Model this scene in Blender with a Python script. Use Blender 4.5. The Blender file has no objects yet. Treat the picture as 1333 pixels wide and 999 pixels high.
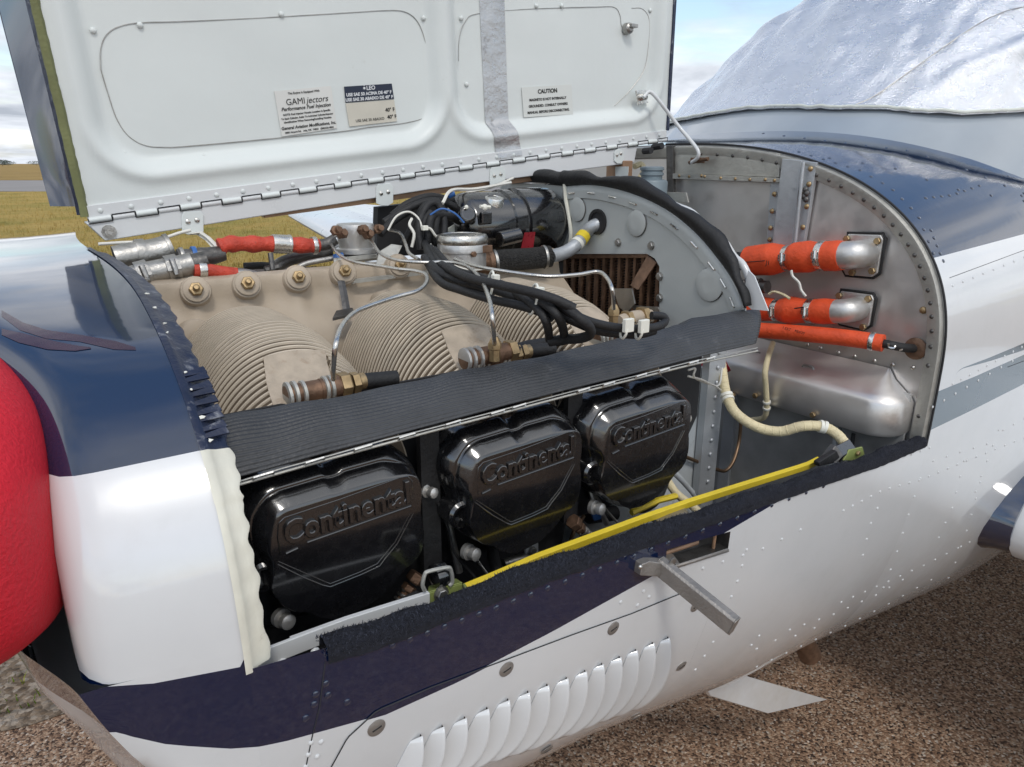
import bpy, bmesh, math, random
from mathutils import Vector as V, Matrix
random.seed(7)
R=math.radians
sc=bpy.context.scene
col=sc.collection
# ------------------------------------------------------------------ camera
FPX=914.0; TH=R(55); PT=R(17.4)
CAM=V((0,0,1.55))
cR=V((math.sin(TH),-math.cos(TH),0))
cF=V((math.cos(TH)*math.cos(PT),math.sin(TH)*math.cos(PT),-math.sin(PT)))
cU=V((math.cos(TH)*math.sin(PT),math.sin(TH)*math.sin(PT),math.cos(PT)))
cd=bpy.data.cameras.new('camera'); cam=bpy.data.objects.new('camera',cd); col.objects.link(cam)
m=Matrix((cR,cU,-cF)).transposed().to_4x4(); m.translation=CAM; cam.matrix_world=m
cd.sensor_width=36; cd.lens=FPX/1333*36; cd.clip_start=.02; cd.clip_end=6000
sc.camera=cam
# ------------------------------------------------------------------ world, sun, exposure
SUN_EL=R(52); SUN_AZ=R(250)      # azimuth measured from +X towards +Y
sun_dir=V((math.cos(SUN_EL)*math.cos(SUN_AZ),math.cos(SUN_EL)*math.sin(SUN_AZ),math.sin(SUN_EL)))
w=bpy.data.worlds.new('World'); sc.world=w; w.use_nodes=True
nt=w.node_tree; nt.nodes.clear()
def N(nt,t,**k):
    n=nt.nodes.new(t)
    for a,b in k.items(): setattr(n,a,b)
    return n
def L(nt,a,b): nt.links.new(a,b)
def mth(nt,op,a,b=None,c=None,clamp=False):
    n=N(nt,'ShaderNodeMath',operation=op); n.use_clamp=clamp
    for i,v in enumerate((a,b,c)):
        if v is None: continue
        if isinstance(v,(int,float)): n.inputs[i].default_value=v
        else: L(nt,v,n.inputs[i])
    return n.outputs[0]
def mixc(nt,f,a,b,blend='MIX'):
    n=N(nt,'ShaderNodeMix',data_type='RGBA',blend_type=blend)
    for s,v in ((n.inputs[0],f),(n.inputs[6],a),(n.inputs[7],b)):
        if isinstance(v,(int,float)): s.default_value=v
        elif isinstance(v,(tuple,list)): s.default_value=(*v[:3],1)
        else: L(nt,v,s)
    return n.outputs[2]
def ramp(nt,f,stops):
    n=N(nt,'ShaderNodeValToRGB'); cr=n.color_ramp
    while len(cr.elements)<len(stops): cr.elements.new(.5)
    for e,(p,c) in zip(cr.elements,stops):
        e.position=p; e.color=(*c,1) if isinstance(c,(tuple,list)) else (c,c,c,1)
    L(nt,f,n.inputs[0]); return n.outputs[0]
def noise(nt,vec,scale,detail=6,rough=.55,dist=0):
    n=N(nt,'ShaderNodeTexNoise'); n.inputs['Scale'].default_value=scale; n.inputs['Detail'].default_value=detail
    n.inputs['Roughness'].default_value=rough; n.inputs['Distortion'].default_value=dist
    if vec is not None: L(nt,vec,n.inputs['Vector'])
    return n.outputs[0]
sky=N(nt,'ShaderNodeTexSky',sky_type='NISHITA'); sky.sun_disc=False; sky.sun_elevation=SUN_EL
sky.sun_rotation=math.pi/2-SUN_AZ; sky.air_density=1.2; sky.dust_density=1.5
tc=N(nt,'ShaderNodeTexCoord'); sp=N(nt,'ShaderNodeSeparateXYZ'); L(nt,tc.outputs['Generated'],sp.inputs[0])
zz=mth(nt,'ADD',mth(nt,'MAXIMUM',sp.outputs[2],0.0),.16)
cb=N(nt,'ShaderNodeCombineXYZ'); L(nt,mth(nt,'DIVIDE',sp.outputs[0],zz),cb.inputs[0]); L(nt,mth(nt,'DIVIDE',sp.outputs[1],zz),cb.inputs[1])
n1=noise(nt,cb.outputs[0],.62,9,.56,.35)
cbo=N(nt,'ShaderNodeVectorMath',operation='ADD'); L(nt,cb.outputs[0],cbo.inputs[0]); cbo.inputs[1].default_value=(7.3,2.1,0)
n2=noise(nt,cbo.outputs[0],1.1,8,.55,.2)
mask=ramp(nt,n1,[(.42,0.0),(.53,1.0)])
cc=ramp(nt,n2,[(.34,(3.1,3.4,3.9)),(.5,(5.6,5.9,6.4)),(.66,(8.6,8.7,8.9))])
skyc=mixc(nt,1.0,sky.outputs[0],(1.25,1.25,1.25),'MULTIPLY')
out=mixc(nt,mask,skyc,cc)
bg=N(nt,'ShaderNodeBackground'); L(nt,out,bg.inputs[0]); bg.inputs[1].default_value=.14
wo=N(nt,'ShaderNodeOutputWorld'); L(nt,bg.outputs[0],wo.inputs[0])
sd=bpy.data.lights.new('sun','SUN'); sd.energy=1.1; sd.angle=R(12); sd.color=(1,.96,.9)
so=bpy.data.objects.new('sun',sd); col.objects.link(so); so.rotation_euler=sun_dir.to_track_quat('Z','Y').to_euler()
vs=sc.view_settings; vs.view_transform='Standard'; vs.look='None'; vs.exposure=0.18; vs.gamma=1.0
sc.cycles.max_bounces=8; sc.cycles.diffuse_bounces=4; sc.cycles.glossy_bounces=5
# ------------------------------------------------------------------ placing helpers
def ray(px,py): return cF+cR*((px-666.5)/FPX)-cU*((py-499.5)/FPX)
def P(px,py,ax,v):
    "point of the plane x, y or z = v seen at that place of the photograph"
    d=ray(px,py); t=(v-CAM[ax])/d[ax]; return CAM+d*t
def PX(px,py,v): return P(px,py,0,v)
def PY(px,py,v): return P(px,py,1,v)
def PZ(px,py,v): return P(px,py,2,v)
def lerp(T,x):
    if x<=T[0][0]: return T[0][1]
    for (a,b),(c,d) in zip(T,T[1:]):
        if x<=c: return b+(d-b)*(x-a)/(c-a)
    return T[-1][1]
def sst(a,b,x):
    t=min(1,max(0,(x-a)/(b-a))); return t*t*(3-2*t)
def smooth(pts,k=6):
    "Catmull-Rom through the points"
    pts=[V(p) for p in pts]
    if len(pts)<3: return pts
    q=[pts[0]*2-pts[1]]+pts+[pts[-1]*2-pts[-2]]; o=[]
    for i in range(1,len(q)-2):
        a,b,c,d=q[i-1:i+3]
        for j in range(k):
            t=j/k; o.append(.5*((2*b)+(c-a)*t+(2*a-5*b+4*c-d)*t*t+(3*b-a-3*c+d)*t**3))
    o.append(pts[-1]); return o
def zpath(l,k=6):
    'smooth path from (px,py,z) triples'
    return smooth([PZ(a,b,c) for a,b,c in l],k)
def path(l,k=6):
    "smooth path from (px,py,y) triples: pixel seen on the plane y"
    return smooth([PY(a,b,c) for a,b,c in l],k)
# ------------------------------------------------------------------ mesh builder
class B:
    def __init__(s): s.v=[]; s.f=[]
    def add(s,vs,fs):
        o=len(s.v); s.v+=[V(p) for p in vs]; s.f+=[tuple(i+o for i in f) for f in fs]; return s
    def box(s,c,sz,ax=None):
        c=V(c); ax=ax or (V((1,0,0)),V((0,1,0)),V((0,0,1)))
        vs=[c+ax[0]*(i*sz[0]/2)+ax[1]*(j*sz[1]/2)+ax[2]*(k*sz[2]/2) for i in(-1,1) for j in(-1,1) for k in(-1,1)]
        return s.add(vs,[(0,1,3,2),(4,6,7,5),(0,4,5,1),(2,3,7,6),(0,2,6,4),(1,5,7,3)])
    def prism(s,pts,vec):
        pts=[V(p) for p in pts]; n=len(pts); vec=V(vec)
        return s.add(pts+[p+vec for p in pts],[tuple(range(n)),tuple(range(2*n-1,n-1,-1))]+[(i,(i+1)%n,(i+1)%n+n,i+n) for i in range(n)])
    def grid(s,rows,close=False,loop=False):
        n=len(rows[0]); m=len(rows); vs=[p for r in rows for p in r]; fs=[]
        for i in range(m if loop else m-1):
            i2=(i+1)%m
            for j in range(n if close else n-1):
                k=(j+1)%n; fs.append((i*n+j,i*n+k,i2*n+k,i2*n+j))
        return s.add(vs,fs)
    def tube(s,pts,r,n=10,caps=True,loop=False,flat=1.0):
        pts=[V(p) for p in pts]; m=len(pts); rows=[]
        t0=(pts[1]-pts[0]).normalized(); up=V((0,0,1)) if abs(t0.z)<.9 else V((1,0,0))
        a=t0.cross(up).normalized()
        for i,p in enumerate(pts):
            if loop: t=(pts[(i+1)%m]-pts[i-1]).normalized()
            else: t=(pts[min(i+1,m-1)]-pts[max(i-1,0)]).normalized()
            a=(a-t*a.dot(t)); a=a.normalized() if a.length>1e-6 else t.orthogonal().normalized()
            b=t.cross(a); rr=r[i] if isinstance(r,(list,tuple)) else r
            rows.append([p+a*(rr*math.cos(2*math.pi*j/n))+b*(rr*flat*math.sin(2*math.pi*j/n)) for j in range(n)])
        s.grid(rows,close=True,loop=loop)
        if caps and not loop:
            o=len(s.v); s.f.append(tuple(range(o-n,o))); s.f.append(tuple(range(o-m*n+n-1,o-m*n-1,-1)))
        return s
    def lathe(s,o,ax,prof,n=24,caps=True,sx=1.0):
        o=V(o); ax=V(ax).normalized(); a=ax.orthogonal().normalized() if abs(ax.z)>.9 else ax.cross(V((0,0,1))).normalized(); b=ax.cross(a)
        rows=[[o+ax*h+a*(r*sx*math.cos(2*math.pi*j/n))+b*(r*math.sin(2*math.pi*j/n)) for j in range(n)] for r,h in prof]
        s.grid(rows,close=True)
        if caps:
            q=len(s.v); k=len(prof)*n
            s.f.append(tuple(range(q-n,q))); s.f.append(tuple(range(q-k+n-1,q-k-1,-1)))
        return s
    def dome(s,p,nr,r,h=None,n=8):
        h=h or r*.6
        return s.lathe(p,nr,[(r,0),(r*.92,h*.45),(r*.55,h*.88),(r*.12,h)],n)
    def hex(s,p,nr,r,h,n=6): return s.lathe(p,nr,[(r,0),(r,h*.85),(r*.86,h)],n)
    def build(s,name,mat,parent=None,bevel=0,angle=38,solid=0,recalc=True,sub=0,label=None):
        org=V((0,0,0))
        if parent is not None:
            q=parent
            while q.parent: q=q.parent
            org=V(q.location)
        else:
            xs=[p.x for p in s.v]; ys=[p.y for p in s.v]; zs=[p.z for p in s.v]
            org=V(((min(xs)+max(xs))/2,(min(ys)+max(ys))/2,min(zs)))
        me=bpy.data.meshes.new(name); me.from_pydata([tuple(p-org) for p in s.v],[],s.f)
        if recalc:
            bm=bmesh.new(); bm.from_mesh(me); bmesh.ops.recalc_face_normals(bm,faces=bm.faces); bm.to_mesh(me); bm.free()
        me.shade_smooth(); me.set_sharp_from_angle(angle=R(angle))
        me.materials.append(mat)
        o=bpy.data.objects.new(name,me); col.objects.link(o)
        if parent is not None: o.parent=parent
        else: o.location=org
        if solid:
            k=o.modifiers.new('thick','SOLIDIFY'); k.thickness=solid; k.offset=-1
        if bevel:
            k=o.modifiers.new('bevel','BEVEL'); k.width=bevel; k.segments=2; k.limit_method='ANGLE'; k.angle_limit=R(35); k.harden_normals=True
        if sub:
            k=o.modifiers.new('sub','SUBSURF'); k.levels=k.render_levels=sub
        if label: o['label']=label
        return o
def tag(o,label,cat,group=None):
    o['label']=label; o['category']=cat
    if group: o['group']=group
    return o
def thing(name,label,cat,loc,group=None):
    o=bpy.data.objects.new(name,None); o.empty_display_size=.05; col.objects.link(o); o.location=V(loc); return tag(o,label,cat,group)
def struct(o,kind='structure'): o['kind']=kind; return o
def copy_tree(o,dx,label,parent=None):
    c=o.copy(); col.objects.link(c)
    if parent is None: c.location=V(o.location)+V(dx); c['label']=label
    else: c.parent=parent
    for ch in list(o.children): copy_tree(ch,dx,label,c)
    return c
def text(string,size,extrude=0,bold=0,shear=0,align='LEFT',space=1.0,bev=0):
    cu=bpy.data.curves.new('t','FONT'); cu.body=string; cu.size=size; cu.extrude=extrude; cu.offset=bold; cu.shear=shear; cu.align_x=align; cu.space_character=space; cu.resolution_u=3; cu.bevel_depth=bev; cu.bevel_resolution=0
    ob=bpy.data.objects.new('t',cu); col.objects.link(ob)
    dg=bpy.context.evaluated_depsgraph_get(); me=bpy.data.meshes.new_from_object(ob.evaluated_get(dg))
    vs=[V(v.co) for v in me.vertices]; fs=[tuple(p.vertices) for p in me.polygons]
    bpy.data.objects.remove(ob); bpy.data.curves.remove(cu); bpy.data.meshes.remove(me)
    return vs,fs
def put_text(b,string,o,ex,ey,ez,size,**k):
    vs,fs=text(string,size,**k); b.add([V(o)+ex*p.x+ey*p.y+ez*p.z for p in vs],fs)
# ------------------------------------------------------------------ materials
def mat(name,c,rough=.5,metal=0,var=.12,vs=8,bump=0,bs=60,coat=0,dirt=None,ds=6,dc=(.1,.07,.05),spec=.5,rv=.1,bd=.01):
    "painted, metal or rubber surface: base colour with soft variation, optional dirt patches and fine relief"
    m=bpy.data.materials.new(name); m.use_nodes=True; nt=m.node_tree; p=nt.nodes['Principled BSDF']
    tc=N(nt,'ShaderNodeTexCoord'); ge=N(nt,'ShaderNodeNewGeometry'); pos=ge.outputs['Position']
    n=noise(nt,pos,vs,5)
    f=ramp(nt,n,[(.3,1-var),(.7,1+var)]) if var<=1 else None
    cN=N(nt,'ShaderNodeMix',data_type='RGBA',blend_type='MULTIPLY'); cN.inputs[0].default_value=1; cN.clamp_result=False
    mr=N(nt,'ShaderNodeMapRange'); L(nt,n,mr.inputs[0]); mr.inputs[1].default_value=.3; mr.inputs[2].default_value=.7; mr.inputs[3].default_value=1-var; mr.inputs[4].default_value=1+var
    cN.inputs[6].default_value=(*c,1); cb=N(nt,'ShaderNodeCombineColor')
    for i in range(3): L(nt,mr.outputs[0],cb.inputs[i])
    L(nt,cb.outputs[0],cN.inputs[7]); o=cN.outputs[2]
    if dirt:
        dn=noise(nt,pos,ds,9,.68,.15); dm=ramp(nt,dn,[(1-dirt-.07,0.0),(1-dirt+.07,1.0)])
        o=mixc(nt,mth(nt,'MULTIPLY',dm,.8),o,dc)
    L(nt,o,p.inputs['Base Color'])
    rn=noise(nt,pos,vs*4,6,.6); mr2=N(nt,'ShaderNodeMapRange'); L(nt,rn,mr2.inputs[0]); mr2.inputs[1].default_value=.3; mr2.inputs[2].default_value=.7
    mr2.inputs[3].default_value=max(0.02,rough-rv*.6); mr2.inputs[4].default_value=min(1,rough+rv)
    L(nt,mr2.outputs[0],p.inputs['Roughness']); p.inputs['Metallic'].default_value=metal; p.inputs['Specular IOR Level'].default_value=spec
    if coat: p.inputs['Coat Weight'].default_value=coat; p.inputs['Coat Roughness'].default_value=.03
    if bump:
        bn=noise(nt,pos,bs,5,.6); bu=N(nt,'ShaderNodeBump'); bu.inputs['Strength'].default_value=bump; bu.inputs['Distance'].default_value=bd
        L(nt,bn,bu.inputs['Height']); L(nt,bu.outputs[0],p.inputs['Normal'])
    return m
def nodes(m): return m.node_tree,m.node_tree.nodes['Principled BSDF']
M={}
M['white']=mat('white_paint',(.64,.655,.66),.30,0,.04,3,.03,25,coat=.4,dirt=.25,ds=14,dc=(.60,.60,.58))
M['liner']=mat('liner_white_paint',(.66,.695,.68),.42,0,.04,4,.05,40,dirt=.27,ds=22,dc=(.50,.50,.45))
M['cream']=mat('cream_sealant',(.70,.68,.58),.45,0,.08,30,.12,90,dirt=.31,ds=38,dc=(.27,.24,.19),bd=.003)
M['blueglass']=mat('blue_gloss_paint',(.004,.016,.048),.08,0,.1,3,.012,9,coat=1,rv=.03)
M['blueglass'].node_tree.nodes['Principled BSDF'].inputs['Coat IOR'].default_value=1.8
M['navy']=mat('navy_edge_paint',(.010,.017,.045),.35,0,.3,20,.2,60,dirt=.36,ds=40,dc=(.30,.31,.33))
M['olive']=mat('zinc_chromate',(.16,.17,.07),.65,0,.2,30,.2,200)
M['blackgloss']=mat('black_gloss_enamel',(.006,.006,.007),.24,0,.3,30,.10,160,coat=.8,rv=.08,bd=.003)
M['blackmatte']=mat('black_soft_enamel',(.008,.008,.009),.38,0,.3,30,.05,150,coat=.2)
M['black']=mat('black_rubber',(.012,.012,.013),.6,0,.3,30,.2,200)
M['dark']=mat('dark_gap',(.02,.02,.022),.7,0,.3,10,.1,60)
M['tan']=mat('tan_engine_paint',(.43,.355,.27),.55,0,.10,14,.16,420,dirt=.27,ds=22,dc=(.20,.14,.09),bd=.003)
M['finside']=mat('shaded_fin_side',(.17,.13,.09),.65,0,.2,30)  # darker tan for the fin flanks: shade of the gaps put into the colour
M['barrel']=mat('shaded_barrel',(.11,.085,.06),.7,0,.2,30)  # core between the fins, coloured dark to stand for the shade there
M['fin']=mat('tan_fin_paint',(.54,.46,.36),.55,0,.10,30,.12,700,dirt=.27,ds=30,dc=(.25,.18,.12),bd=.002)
M['steel']=mat('stainless_tube',(.62,.60,.56),.28,1,.12,40,.1,120)
M['dullsteel']=mat('dull_steel',(.40,.39,.37),.42,1,.2,40,.15,120)
M['darksteel']=mat('dark_steel',(.13,.125,.12),.42,.8,.3,40,.2,120)
M['brass']=mat('brass',(.40,.29,.16),.42,.85,.25,60,.1,150)
M['brown']=mat('heat_browned_steel',(.19,.115,.075),.5,.7,.35,60,.2,150)
M['blackgloss'].node_tree.nodes['Principled BSDF'].inputs['Coat IOR'].default_value=1.9; M['blackgloss'].node_tree.nodes['Principled BSDF'].inputs['Coat Roughness'].default_value=.10
M['bulkgrey']=mat('sooty_grey_paint',(.42,.42,.41),.5,.2,.3,9,.1,60)
M['firewall']=mat('firewall_stainless',(.68,.65,.62),.36,.75,.16,5,.05,14,dirt=.30,ds=4,dc=(.36,.33,.30),rv=.14)
M['galv']=mat('galvanised_steel',(.46,.48,.50),.42,.5,.12,14,.1,80)
M['rail']=mat('flange_metal',(.47,.46,.42),.45,.55,.15,20,.15,90,dirt=.3,ds=30,dc=(.26,.22,.17))
M['greypaint']=mat('grey_paint',(.43,.45,.44),.40,.05,.05,8,.06,60,dirt=.25,ds=25,dc=(.24,.24,.22))
M['intgrey']=mat('interior_grey_paint',(.52,.55,.56),.5,.1,.1,8,.1,60,dirt=.35,ds=15,dc=(.14,.14,.13))
M['intdark']=mat('sooty_skin',(.075,.075,.075),.5,.3,.3,9,.1,60)
M['orange']=mat('orange_fire_sleeve',(.74,.085,.022),.55,0,.15,30,.5,160,dirt=.28,ds=35,dc=(.28,.045,.02),bd=.004)
M['redsleeve']=mat('red_sleeve',(.50,.05,.025),.5,0,.25,40,.4,160,dirt=.33,ds=40,dc=(.13,.03,.02))
M['yellow']=mat('yellow_paint',(.74,.56,.035),.4,0,.08,20,.1,80,dirt=.24,ds=60,dc=(.35,.26,.05))
M['creamhose']=mat('cream_loom',(.66,.57,.36),.6,0,.12,30,.5,150,bd=.004)
M['zip']=mat('white_nylon',(.75,.74,.66),.45,0,.05,20)
M['whitewire']=mat('white_wire',(.68,.66,.60),.45,0,.1,40)
M['latch']=mat('grey_latch_metal',(.30,.28,.26),.42,.6,.15,25,.25,260,rv=.1)
M['green']=mat('olive_green_bracket',(.27,.32,.10),.45,.2,.15,30,.1,90)
M['darkred']=mat('red_data_plate',(.25,.012,.02),.3,.2,.2,40)
M['alloy']=mat('cast_alloy',(.58,.57,.55),.42,.75,.1,25,.10,200)
M['clampsteel']=mat('clamp_steel',(.66,.65,.62),.24,1,.15,60,.1,120)
M['paper']=mat('printed_paper',(.66,.66,.63),.6,0,.03,20)
M['beigepaper']=mat('faded_label',(.58,.55,.47),.6,0,.06,20)
M['ink']=mat('black_ink',(.012,.012,.012),.6,0,0,20)
M['navylabel']=mat('navy_label',(.012,.02,.045),.5,0,.1,20)
M['lettergrey']=mat('pale_lettering',(.62,.64,.66),.5,0,0,20)
M['copper']=mat('copper_block',(.34,.21,.13),.45,.4,.2,30,.1,90)
M['reservoir']=mat('blue_grey_plastic',(.20,.25,.28),.45,0,.08,20)
M['copperline']=mat('copper_line',(.20,.13,.08),.4,.8,.2,30)
M['red']=mat('red_vinyl',(.60,.006,.022),.6,0,.14,6,.6,260,bd=.004)
M['whitetag']=mat('white_tag',(.66,.68,.62),.5,0,.1,40)
M['blueplastic']=mat('blue_collar',(.03,.12,.36),.4,0,.1,40)
# ------------------------------------------------------------------ ground and field
def ground_mat(name,cols,sc1,bumpd,bs,rough=.85,far=None,big=(.35,.25)):
    m=bpy.data.materials.new(name); m.use_nodes=True; nt,p=nodes(m)
    pos=N(nt,'ShaderNodeNewGeometry').outputs['Position']
    vo=N(nt,'ShaderNodeTexVoronoi'); vo.inputs['Scale'].default_value=sc1; L(nt,pos,vo.inputs['Vector'])
    sepc=N(nt,'ShaderNodeSeparateColor'); L(nt,vo.outputs['Color'],sepc.inputs[0])
    c=ramp(nt,sepc.outputs[0],cols)
    n=noise(nt,pos,1.3,8,.65); g=mixc(nt,1.0,c,ramp(nt,n,[(.3,1-big[0]),(.7,1.0+0*big[1])]),'MULTIPLY')
    n3=noise(nt,pos,sc1*.42,5,.7); g=mixc(nt,1.0,g,ramp(nt,n3,[(.36,.55),(.55,1.0)]),'MULTIPLY')
    L(nt,g,p.inputs['Base Color']); p.inputs['Roughness'].default_value=rough; p.inputs['Specular IOR Level'].default_value=.25
    bu=N(nt,'ShaderNodeBump'); bu.inputs['Distance'].default_value=bumpd; bu.inputs['Strength'].default_value=.9
    h=mth(nt,'ADD',mth(nt,'MULTIPLY',vo.outputs['Distance'],-1.0),mth(nt,'MULTIPLY',noise(nt,pos,bs,6),.8)); L(nt,h,bu.inputs['Height']); L(nt,bu.outputs[0],p.inputs['Normal'])
    return m
Fh=V((math.cos(TH),math.sin(TH),0)); Rh=V((math.sin(TH),-math.cos(TH),0))
def sheet(name,mt,a0,a1,b0,b1,z,edge=0,n=40):
    "rectangle from distance a0 to a1 along the view and b0..b1 to the right"
    b=B(); rows=[]
    for i in range(n+1):
        t=b0+(b1-b0)*i/n; j0=random.uniform(-edge,edge); j1=random.uniform(-edge,edge)
        rows.append([Fh*(a0+j0)+Rh*t+V((0,0,z)),Fh*(a1+j1)+Rh*t+V((0,0,z))])
    return struct(b.grid(rows).build(name,mt))
gm=ground_mat('aggregate_concrete',[(0.0,(.05,.035,.028)),(.15,(.18,.10,.062)),(.45,(.39,.235,.145)),(.72,(.52,.335,.22)),(.9,(.60,.44,.31)),(1.0,(.72,.62,.52))],170,.005,240)
b=B(); b.grid([[V((x,y,-.004)) for y in (-3000,-300,-30,2.27,30,300,4000)] for x in (-3000,-300,-30,0,30,300,3000)]); struct(b.build('ground',gm))
am=ground_mat('old_asphalt',[(0.0,(.07,.055,.048)),(.5,(.115,.088,.078)),(1.0,(.17,.14,.125))],70,.008,60)
b=B(); b.grid([[V((x,2.62,.0)),V((x,60,.0))] for x in (-60,-8,-2,0,2,8,60)]); struct(b.build('asphalt_taxiway',am))
def grass_mat(name,stops,s):
    m=bpy.data.materials.new(name); m.use_nodes=True; nt,p=nodes(m); pos=N(nt,'ShaderNodeNewGeometry').outputs['Position']
    c=ramp(nt,noise(nt,pos,s,9,.72),stops); c2=mixc(nt,1.0,c,ramp(nt,noise(nt,pos,9,6,.7),[(.3,.65),(.65,1.0)]),'MULTIPLY')
    L(nt,c2,p.inputs['Base Color']); p.inputs['Roughness'].default_value=.95; p.inputs['Specular IOR Level'].default_value=.1
    bu=N(nt,'ShaderNodeBump'); bu.inputs['Distance'].default_value=.12; L(nt,noise(nt,pos,7,6,.7),bu.inputs['Height']); L(nt,bu.outputs[0],p.inputs['Normal']); return m
gr=grass_mat('field_grass',[(.30,(.25,.23,.055)),(.42,(.40,.32,.09)),(.55,(.53,.37,.115)),(.75,(.60,.44,.15))],.35)
sheet('near_field',gr,11,42,-60,90,.006,.25,120)
sheet('runway',mat('pale_runway',(.25,.23,.215),.85,0,.08,.2),42,70,-300,400,.012)
sheet('dry_field',grass_mat('dry_grass',[(.3,(.30,.20,.075)),(.7,(.47,.32,.12))],.08),70,2800,-2500,2500,.02)
# grass blades growing in the joint at the lower left and over the near part of the field
def blades(name,pts,h,mt):
    b=B()
    for p in pts:
        a=random.uniform(0,6.28); l=random.uniform(.5,1.2)*h; d=V((math.cos(a),math.sin(a),0)); wd=l*.05+.0012
        q=p+d*l*random.uniform(.1,.7)+V((0,0,l)); sd=V((-d.y,d.x,0))*wd; md=p+d*l*.15+V((0,0,l*.55))
        b.add([p-sd,p+sd,md+sd*.7,q,md-sd*.7],[(0,1,2,4),(4,2,3)])
    o=b.build(name,mt,recalc=False); o['kind']='stuff'; return o
bm_=grass_mat('green_blades',[(.35,(.10,.19,.02)),(.55,(.19,.26,.035)),(.7,(.35,.28,.07))],9)
pts=[]
for i in range(5200):
    x=random.uniform(-1.2,2.5); y=2.27+.35*random.random()+.05*math.sin(x*9)
    if random.random()<.5+.5*math.sin(x*7+y*5): pts.append(V((x,y,-.004)))
blades('joint_grass',pts,.035,bm_)
pts=[]
for i in range(26000):
    d=11+31*random.random()**1.8; t=random.uniform(-.85,.25)*d; pts.append(Fh*d+Rh*t+V((0,0,.006)))
blades('field_grass_tufts',pts,.09,gr)
# sandy verge under the joint grass
vm=ground_mat('sandy_verge',[(0.0,(.16,.11,.07)),(.5,(.30,.22,.15)),(1.0,(.46,.38,.3))],60,.012,80)
b=B(); b.grid([[V((x,2.17+.03*math.sin(x*11),-.001)),V((x,2.64+.02*math.sin(x*17),-.001+.003))] for x in [i*.1-3 for i in range(90)]]); struct(b.build('verge',vm))
# far trees on the horizon
tm=mat('far_foliage',(.07,.09,.075),.9,0,.3,.6)
def tree(x,y,h,wd,label):
    t=thing('tree',label,'tree',(x,y,0),'trees on the horizon')
    B().tube([(x,y,0),(x,y,h*.35),(x+.2,y,h*.6)],[h*.035,h*.03,h*.015],7).build('trunk',M['brown'],t)
    b=B()
    for i in range(420):
        a=random.uniform(0,6.28); r=random.random()**.5; zc=random.uniform(-1,1)
        p=V((x+math.cos(a)*r*wd*.5*(1-.5*zc*zc),y+math.sin(a)*r*wd*.5*(1-.5*zc*zc),h*.62+zc*h*.36)); s_=h*.06*random.uniform(.6,1.5)
        u=V((random.gauss(0,1),random.gauss(0,1),random.gauss(0,1))).normalized(); v=u.orthogonal().normalized()
        b.add([p-u*s_,p+v*s_,p+u*s_,p-v*s_],[(0,1,2,3)])
    b.build('crown',tm,t,recalc=False)
for k,(px,d,h,wd,lb) in enumerate([(3,410,3.6,8,'round dark tree at the very left edge of the horizon'),(10,430,3.0,9,'low spreading tree on the horizon just right of the edge tree'),(47,520,3.2,12,'lone low tree on the horizon nearest the open cowl door')]):
    dd=ray(px,213.5); q=V((dd.x,dd.y,0)); q=q/q.dot(Fh)*d; tree(q.x,q.y,h,wd,lb)
# ------------------------------------------------------------------ hull shape (cowl and fuselage)
YC=1.22
HW=[(-.5,.28),(-.35,.42),(-.2,.56),(-.1,.632),(-.02,.672),(.1,.694),(1.3,.682),(2,.70),(4,.72)]
HT=[(-.5,1.40),(.1,1.440),(1.3,1.592),(1.7,1.645),(4,1.78)]
HM=[(-.5,1.08),(.1,1.12),(1.3,1.19),(4,1.19)]
HB=[(-.5,.84),(-.3,.74),(.1,.61),(.6,.53),(1.0,.41),(2,.25),(4,.2)]
HN=[(.1,3.1),(1.3,2.6)]; HL=[(.1,2.7),(1.2,2.8)]
def HF(x,y,z):
    w=lerp(HW,x); m=lerp(HM,x)
    if z>m: n=lerp(HN,x); h=lerp(HT,x)-m
    else: n=lerp(HL,x); h=m-lerp(HB,x)
    return (abs(y-YC)/w)**n+(abs(z-m)/h)**n-1
def march(fn,d,t0=.2,t1=9,st=.02):
    t=t0
    while t<t1:
        if fn(*(CAM+d*t))<0:
            lo,hi=t-st,t
            for _ in range(22):
                mi=(lo+hi)/2
                if fn(*(CAM+d*mi))<0: hi=mi
                else: lo=mi
            return CAM+d*hi
        t+=st
    return None
def onhull(px,py): return march(HF,ray(px,py))
def grad(fn,p):
    e=1e-4; g=V((fn(p.x+e,p.y,p.z)-fn(p.x-e,p.y,p.z),fn(p.x,p.y+e,p.z)-fn(p.x,p.y-e,p.z),fn(p.x,p.y,p.z+e)-fn(p.x,p.y,p.z-e)))
    return g.normalized()
def hn(p): return grad(HF,p)
def sec(x,a,side=1,off=0):
    "a: 0 keel, .5 widest, 1 top; side 1 near, -1 far"
    w=lerp(HW,x)-off; m=lerp(HM,x)
    if a<.5: n=lerp(HL,x); h=m-lerp(HB,x)-off
    else: n=lerp(HN,x); h=lerp(HT,x)-m-off
    s=math.sin(a*math.pi); c=-math.cos(a*math.pi)
    return V((x,YC-side*w*abs(s)**(2/n),m+h*math.copysign(abs(c)**(2/n),c)))
def az(x,z):
    m=lerp(HM,x)
    if z<m: n=lerp(HL,x); v=(m-z)/(m-lerp(HB,x)); return math.acos(min(1,v)**(n/2))/math.pi
    n=lerp(HN,x); v=(z-m)/(lerp(HT,x)-m); return 1-math.acos(min(1,v)**(n/2))/math.pi
def hy(x,z): return sec(x,az(x,z)).y
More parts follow.
